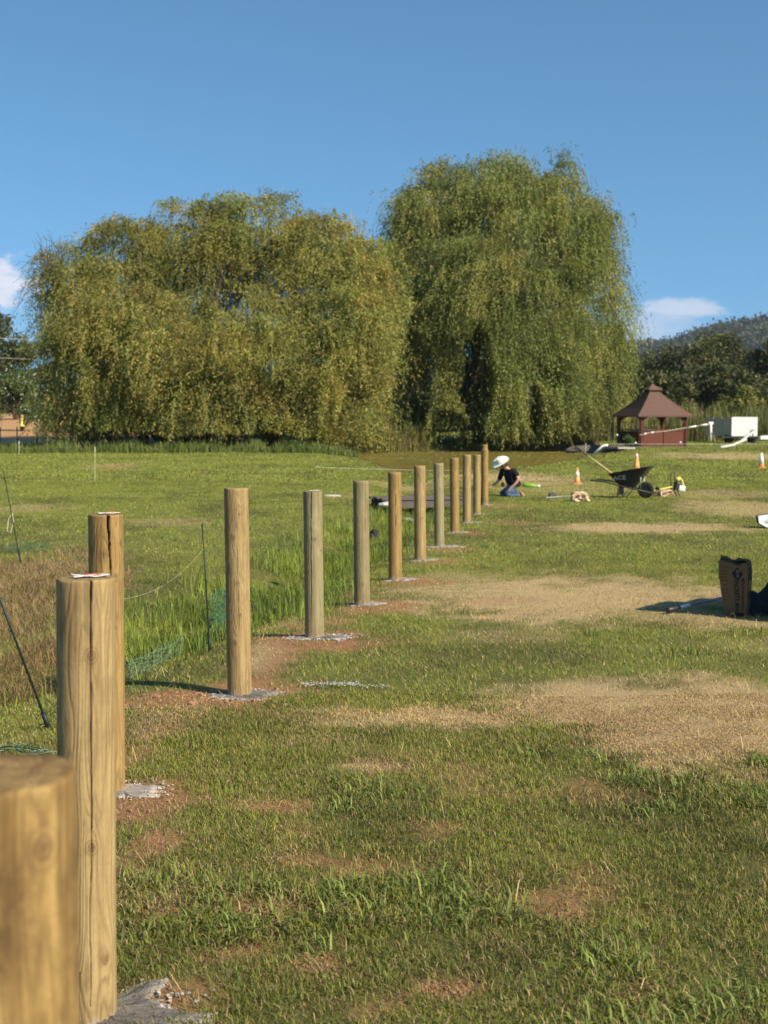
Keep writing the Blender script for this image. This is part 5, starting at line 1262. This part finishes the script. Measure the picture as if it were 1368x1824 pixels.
panel(3, 0, .05, .49); panel(3, 0, .51, .95); panel(0, 1, .05, .95); panel(1, 2, .05, .95); panel(2, 3, .62, .95)
mb = MB(); mb.box((0, 0, .0), (4.0, 4.0, .12), (0, 0, R(-29) - PI / 4 + PI / 2)); mb.build('floor', M['wood_grey'], gaz)
tbl = thing('round_table', 'pale round table top inside the gazebo', 'table', (gc_[0] - 18 * mg, Yg - .2, gz)); mb = MB(); mb.lathe([(.62, rail + .0), (.62, rail + .06)], n=24); mb.build('table_top', M['stone'], tbl); mb = MB(); mb.tube([(0, 0, 0), (0, 0, rail)], .06, 8); mb.build('leg', M['wood_grey'], tbl)
# potted weed in the opening
w_ = at_px(1122, 75.5); bushy('weed', 'tall green weed growing at the open side of the gazebo', 'plant', (w_[0], 75.5, tz(w_[0], 75.5)), .3, .3, 1.0, 900, ((.12, .19, .05), (.09, .14, .04)), .1, lsize=(.1, .2), nl=6, trunk_r=.02)
# tape line with pale floats
Yt = 74.0; tl = thing('electric_tape', 'sagging white fence tape with pale insulators running past the gazebo', 'tape', P(1140, 775, Yt)); org = P(1140, 775, Yt)
pts = [P(x_, y_, Yt) - org for x_, y_ in ((1140, 775), (1160, 770), (1185, 768), (1215, 763), (1240, 759), (1264, 756))]; mb = MB(); mb.tube(pts, .018, 6); mb.build('tape', M['string'], tl)
for x0_, y0_, x1_, y1_ in ((1146, 774, 1151, 772), (1158, 771, 1164, 770), (1224, 762, 1240, 759), (1246, 758, 1260, 756)):
    mb = MB(); mb.tube([P(x0_, y0_, Yt) - org, P(x1_, y1_, Yt) - org], .045, 8); mb.build('insulator', M['white'], tl, smooth=True)
fw = thing('wire_fence', 'low wire fence with small white insulators crossing in front of the gazebo', 'fence', P(1100, 796, 70)); org = P(1100, 796, 70)
mb = MB(); mb.tube([P(x_, 791, 70) - org for x_ in (1060, 1140, 1220, 1300, 1400)], .008, 5); mb.build('wire', M['string'], fw)
for x_, y_ in ((1099, 775), (1212, 788), (1132, 789)):
    mb = MB(); mb.lump(P(x_, y_, 70) - org, .055, 3, None, 1, 2, .02); mb.build('insulator', M['white'], fw, smooth=True)
    mb = MB(); mb.tube([P(x_, y_ - 4, 70) - org, P(x_, 800, 70) - org], .012, 5); mb.build('fence_rod', M['blackmetal'], fw)
mb = MB(); mb.tube([P(1087, 772, 74), P(1090, 795, 74)], .03, 6); tag(mb.build('dark_rod', M['blackmetal']), 'dark leaning rod left of the gazebo', 'rod')

# ------------------------------------------------------------------ trailer and white chute
Yt = 82.0; tb_ = at_px(1325, Yt); zt = P(1325, 777, Yt).z; trl = thing('utility_trailer', 'small box trailer with a white end panel and grey side parked beyond the lawn', 'trailer', (tb_[0], Yt, zt - .45))
k = mpp(Yt); Wd = 46 * k; Hh = 34 * k; z0 = .45
mb = MB(); mb.box((0, .02, z0 + Hh / 2), (Wd, .05, Hh), (0, 0, 0)); mb.build('end_panel', M['white2'] if 'white2' in M else M['white'], trl, bevel=.01)
mb = MB(); dp = Vector((-34 * k, 1.7, 0)); a = Vector((-Wd / 2, .06, 0)); 
for s_ in range(3):
    p0 = a + dp * (s_ / 3 + .01); p1 = a + dp * ((s_ + 1) / 3 - .012); mb.add([(p0.x, p0.y, z0 + .02), (p1.x, p1.y, z0 + .02), (p1.x, p1.y, z0 + Hh - .05), (p0.x, p0.y, z0 + Hh - .02)], [(0, 1, 2, 3)])
o = mb.build('side_panel', mat('side_grey', (.42, .40, .36), .6, .1, 3), trl); s_ = o.modifiers.new('s', 'SOLIDIFY'); s_.thickness = .04  # side panel in a greyer tone than the end panel
mb = MB(); p1 = a + dp; mb.box((0, 0, 0), (.01, .01, .01)); mb.add([(-Wd / 2, .05, z0 + Hh - .03), (p1.x, p1.y, z0 + Hh - .06), (p1.x + Wd, p1.y, z0 + Hh - .06), (Wd / 2, .05, z0 + Hh - .03)], [(0, 1, 2, 3)]); mb.build('lid', M['blackmetal'], trl)
mb = MB(); mb.box((-.3, .5, z0 - .06), (Wd + .6, 1.0, .10)); mb.build('chassis', M['blackmetal'], trl)
for x_ in (-Wd * .55, Wd * .35):
    wo = MB().lathe([(.10, -.08), (.26, -.09), (.29, 0), (.26, .09), (.10, .08)], n=20, rot=(R(90), 0, 0)).build('wheel', M['rubber'], trl, smooth=True); wo.location = (x_, .35, .28)
vp = thing('standpipe', 'white standpipe beside the grey side of the trailer', 'pipe', (at_px(1265, 79)[0], 79, P(1265, 776, 79).z)); h_ = 22 * mpp(79)
mb = MB(); mb.tube([(0, 0, -.3), (0, 0, h_)], .07, 10); mb.build('riser', M['white'], vp, smooth=True); mb = MB(); mb.box((0, 0, h_), (.28, .14, .16)); mb.build('valve_head', M['white'], vp, bevel=.03)
o_ = P(1345, 765, 76); ch = thing('folded_chute', 'bent white metal chute lying in front of the trailer', 'chute', o_)
mb = MB(); pts = [P(1343, 766, 76) - o_, P(1325, 783, 75.5) - o_, P(1308, 792, 75) - o_, P(1285, 796, 74.8) - o_]
for q_, (p0, p1) in enumerate(zip(pts[:-1], pts[1:])): mb.box((p0 + p1) / 2, ((p1 - p0).length, .2, .10), (0, -math.atan2((p1 - p0).z, (p1 - p0).x) , 0))
mb.build('channel', M['greywhite'] if 'greywhite' in M else M['white'], ch); mb = MB(); mb.tube([P(1336, 779, 76) - o_, P(1337, 766, 76) - o_, P(1340, 765, 76) - o_, P(1341, 779, 76) - o_], .03, 6); mb.build('hoop', M['blackmetal'], ch)
mb = MB(); b_ = P(1366, 777, 80); mb.box((0, 0, -.1), (.9, .5, .2)); mb.box((0, -.1, .02), (.7, .3, .05)); o = mb.build('feed_trough', M['white'], None, bevel=.05); o.location = b_; tag(o, 'low pale trough right of the trailer at the edge', 'trough')
mb = MB(); a = at_px(1272, 79); mb.tube([P(1268, 772, 78), P(1275, 795, 77)], .05, 6); tag(mb.build('leaning_plank', M['wood_grey']), 'dark plank leaning between the standpipe and trailer', 'plank')

# pond deck with a white ramp rail
o_ = P(1090, 800, 72); dk = thing('pond_deck', 'small wooden deck with a bent white rail at the right end of the pond', 'deck', o_)
for y_, x0_, x1_, yy_ in ((71.0, 1100, 1131, 798), (72.2, 1084, 1120, 795), (73.2, 1090, 1110, 792.5)):
    mb = MB(); p0 = P(x0_, yy_, y_) - o_; p1 = P(x1_, yy_, y_) - o_; mb.box((p0 + p1) / 2, ((p1 - p0).length, .5, .07)); mb.build('plank', M['stone'] if y_ < 72 else M['wood_grey'], dk)
mb = MB(); mb.box(P(1090, 800, 73) - o_, (1.5, .8, .35)); mb.build('frame', M['blackmetal'], dk)
mb = MB(); mb.tube([P(1057, 809, 71) - o_, P(1074, 794, 71) - o_, P(1083, 793, 71) - o_], .055, 8); mb.build('rail', M['white'], dk, smooth=True)
mb = MB(); mb.lump((0, 0, 0), .8, 5, None, .4, 3, .1); o = mb.build('bank_edging', M['wood_grey'], None); o.location = P(1046, 803, 79); o.scale = (1.5, .5, 1); tag(o, 'low dark log edging at the right tip of the pond', 'log')

# ------------------------------------------------------------------ far left bits
fl = thing('field_fence', 'thin wire field fence along the near edge of the brown field', 'fence', (0, 0, 0))
for x_ in (-30, 0, 30, 65, 100, 130):
    p = P(x_, 788, 78.5); g_ = tz(p.x, p.y); mb = MB(); mb.tube([(p.x, p.y, g_ - .1), (p.x + .03, p.y, g_ + 1.15)], .035, 6); mb.build('fence_rod', M['blackmetal'], fl)
for z_ in (.5, 1.0):
    mb = MB(); mb.tube([(P(x_, 0, 78.5).x, 78.5, tz(P(x_, 0, 78.5).x, 78.5) + z_) for x_ in (-40, 0, 65, 130, 220)], .010, 5); mb.build('wire', M['greymetal'], fl)
hp = at_px(40, 100); yh = thing('water_hydrant', 'small yellow hydrant with an orange top in front of the blossom shrub', 'hydrant', (hp[0], 100, P(40, 757, 100).z - .1))
mb = MB(); mb.lathe([(.22, 0), (.2, .08), (.10, .1), (.09, .5), (.12, .52), (.12, .6)], n=14); mb.build('barrel', M['yellow'], yh, smooth=True); mb = MB(); mb.lump((.02, 0, .72), .13, 2, None, 1.1, 2, .03); mb.build('bonnet', M['orange2'] if 'orange2' in M else M['boot'], yh, smooth=True)
for n_, (a_, b_, r_, lb) in enumerate((((-60, 598), (80, 606), .035, 'upper overhead power line at the far left'), ((-60, 634), (80, 640), .025, 'lower overhead power line at the far left'), ((1040, 671), (1115, 672), .04, 'overhead power line showing right of the tall willow'))):
    Yp = 125 if n_ < 2 else 118; sag('power_line', lb, P(a_[0], a_[1], Yp), P(b_[0], b_[1], Yp), .05, r_ * .6, M['string'], 'cable')
hs = P(1160, 611, 1470); hw_ = thing('hill_house', 'tiny white house on the distant wooded hill', 'house', hs - Vector((0, 0, 4)))
mb = MB(); mb.box((0, 0, 1), (9, 6, 12)); mb.build('wall', M['white'], hw_); mb = MB(); mb.add([(-5, -3.5, 7), (5, -3.5, 7), (5, 3.5, 7), (-5, 3.5, 7), (-5, 0, 8.5), (5, 0, 8.5)], [(0, 1, 5, 4), (2, 3, 4, 5), (0, 4, 3), (1, 2, 5)]); mb.build('roof', M['shingle'], hw_)

# ------------------------------------------------------------------ air
hzm = bpy.data.materials.new('haze'); hzm.use_nodes = True; hn = hzm.node_tree.nodes; hn.clear()
pv = hn.new('ShaderNodeVolumePrincipled'); pv.inputs['Color'].default_value = (.78, .86, 1, 1); pv.inputs['Density'].default_value = .0001; pv.inputs['Anisotropy'].default_value = .3
ho_ = hn.new('ShaderNodeOutputMaterial'); hzm.node_tree.links.new(pv.outputs[0], ho_.inputs['Volume'])
mb = MB(); mb.box((0, 1760, 66), (5600, 3900, 140)); hz = mb.build('haze', hzm); tag(hz, 'thin pale haze in front of the distant hill', 'haze', kind='stuff')
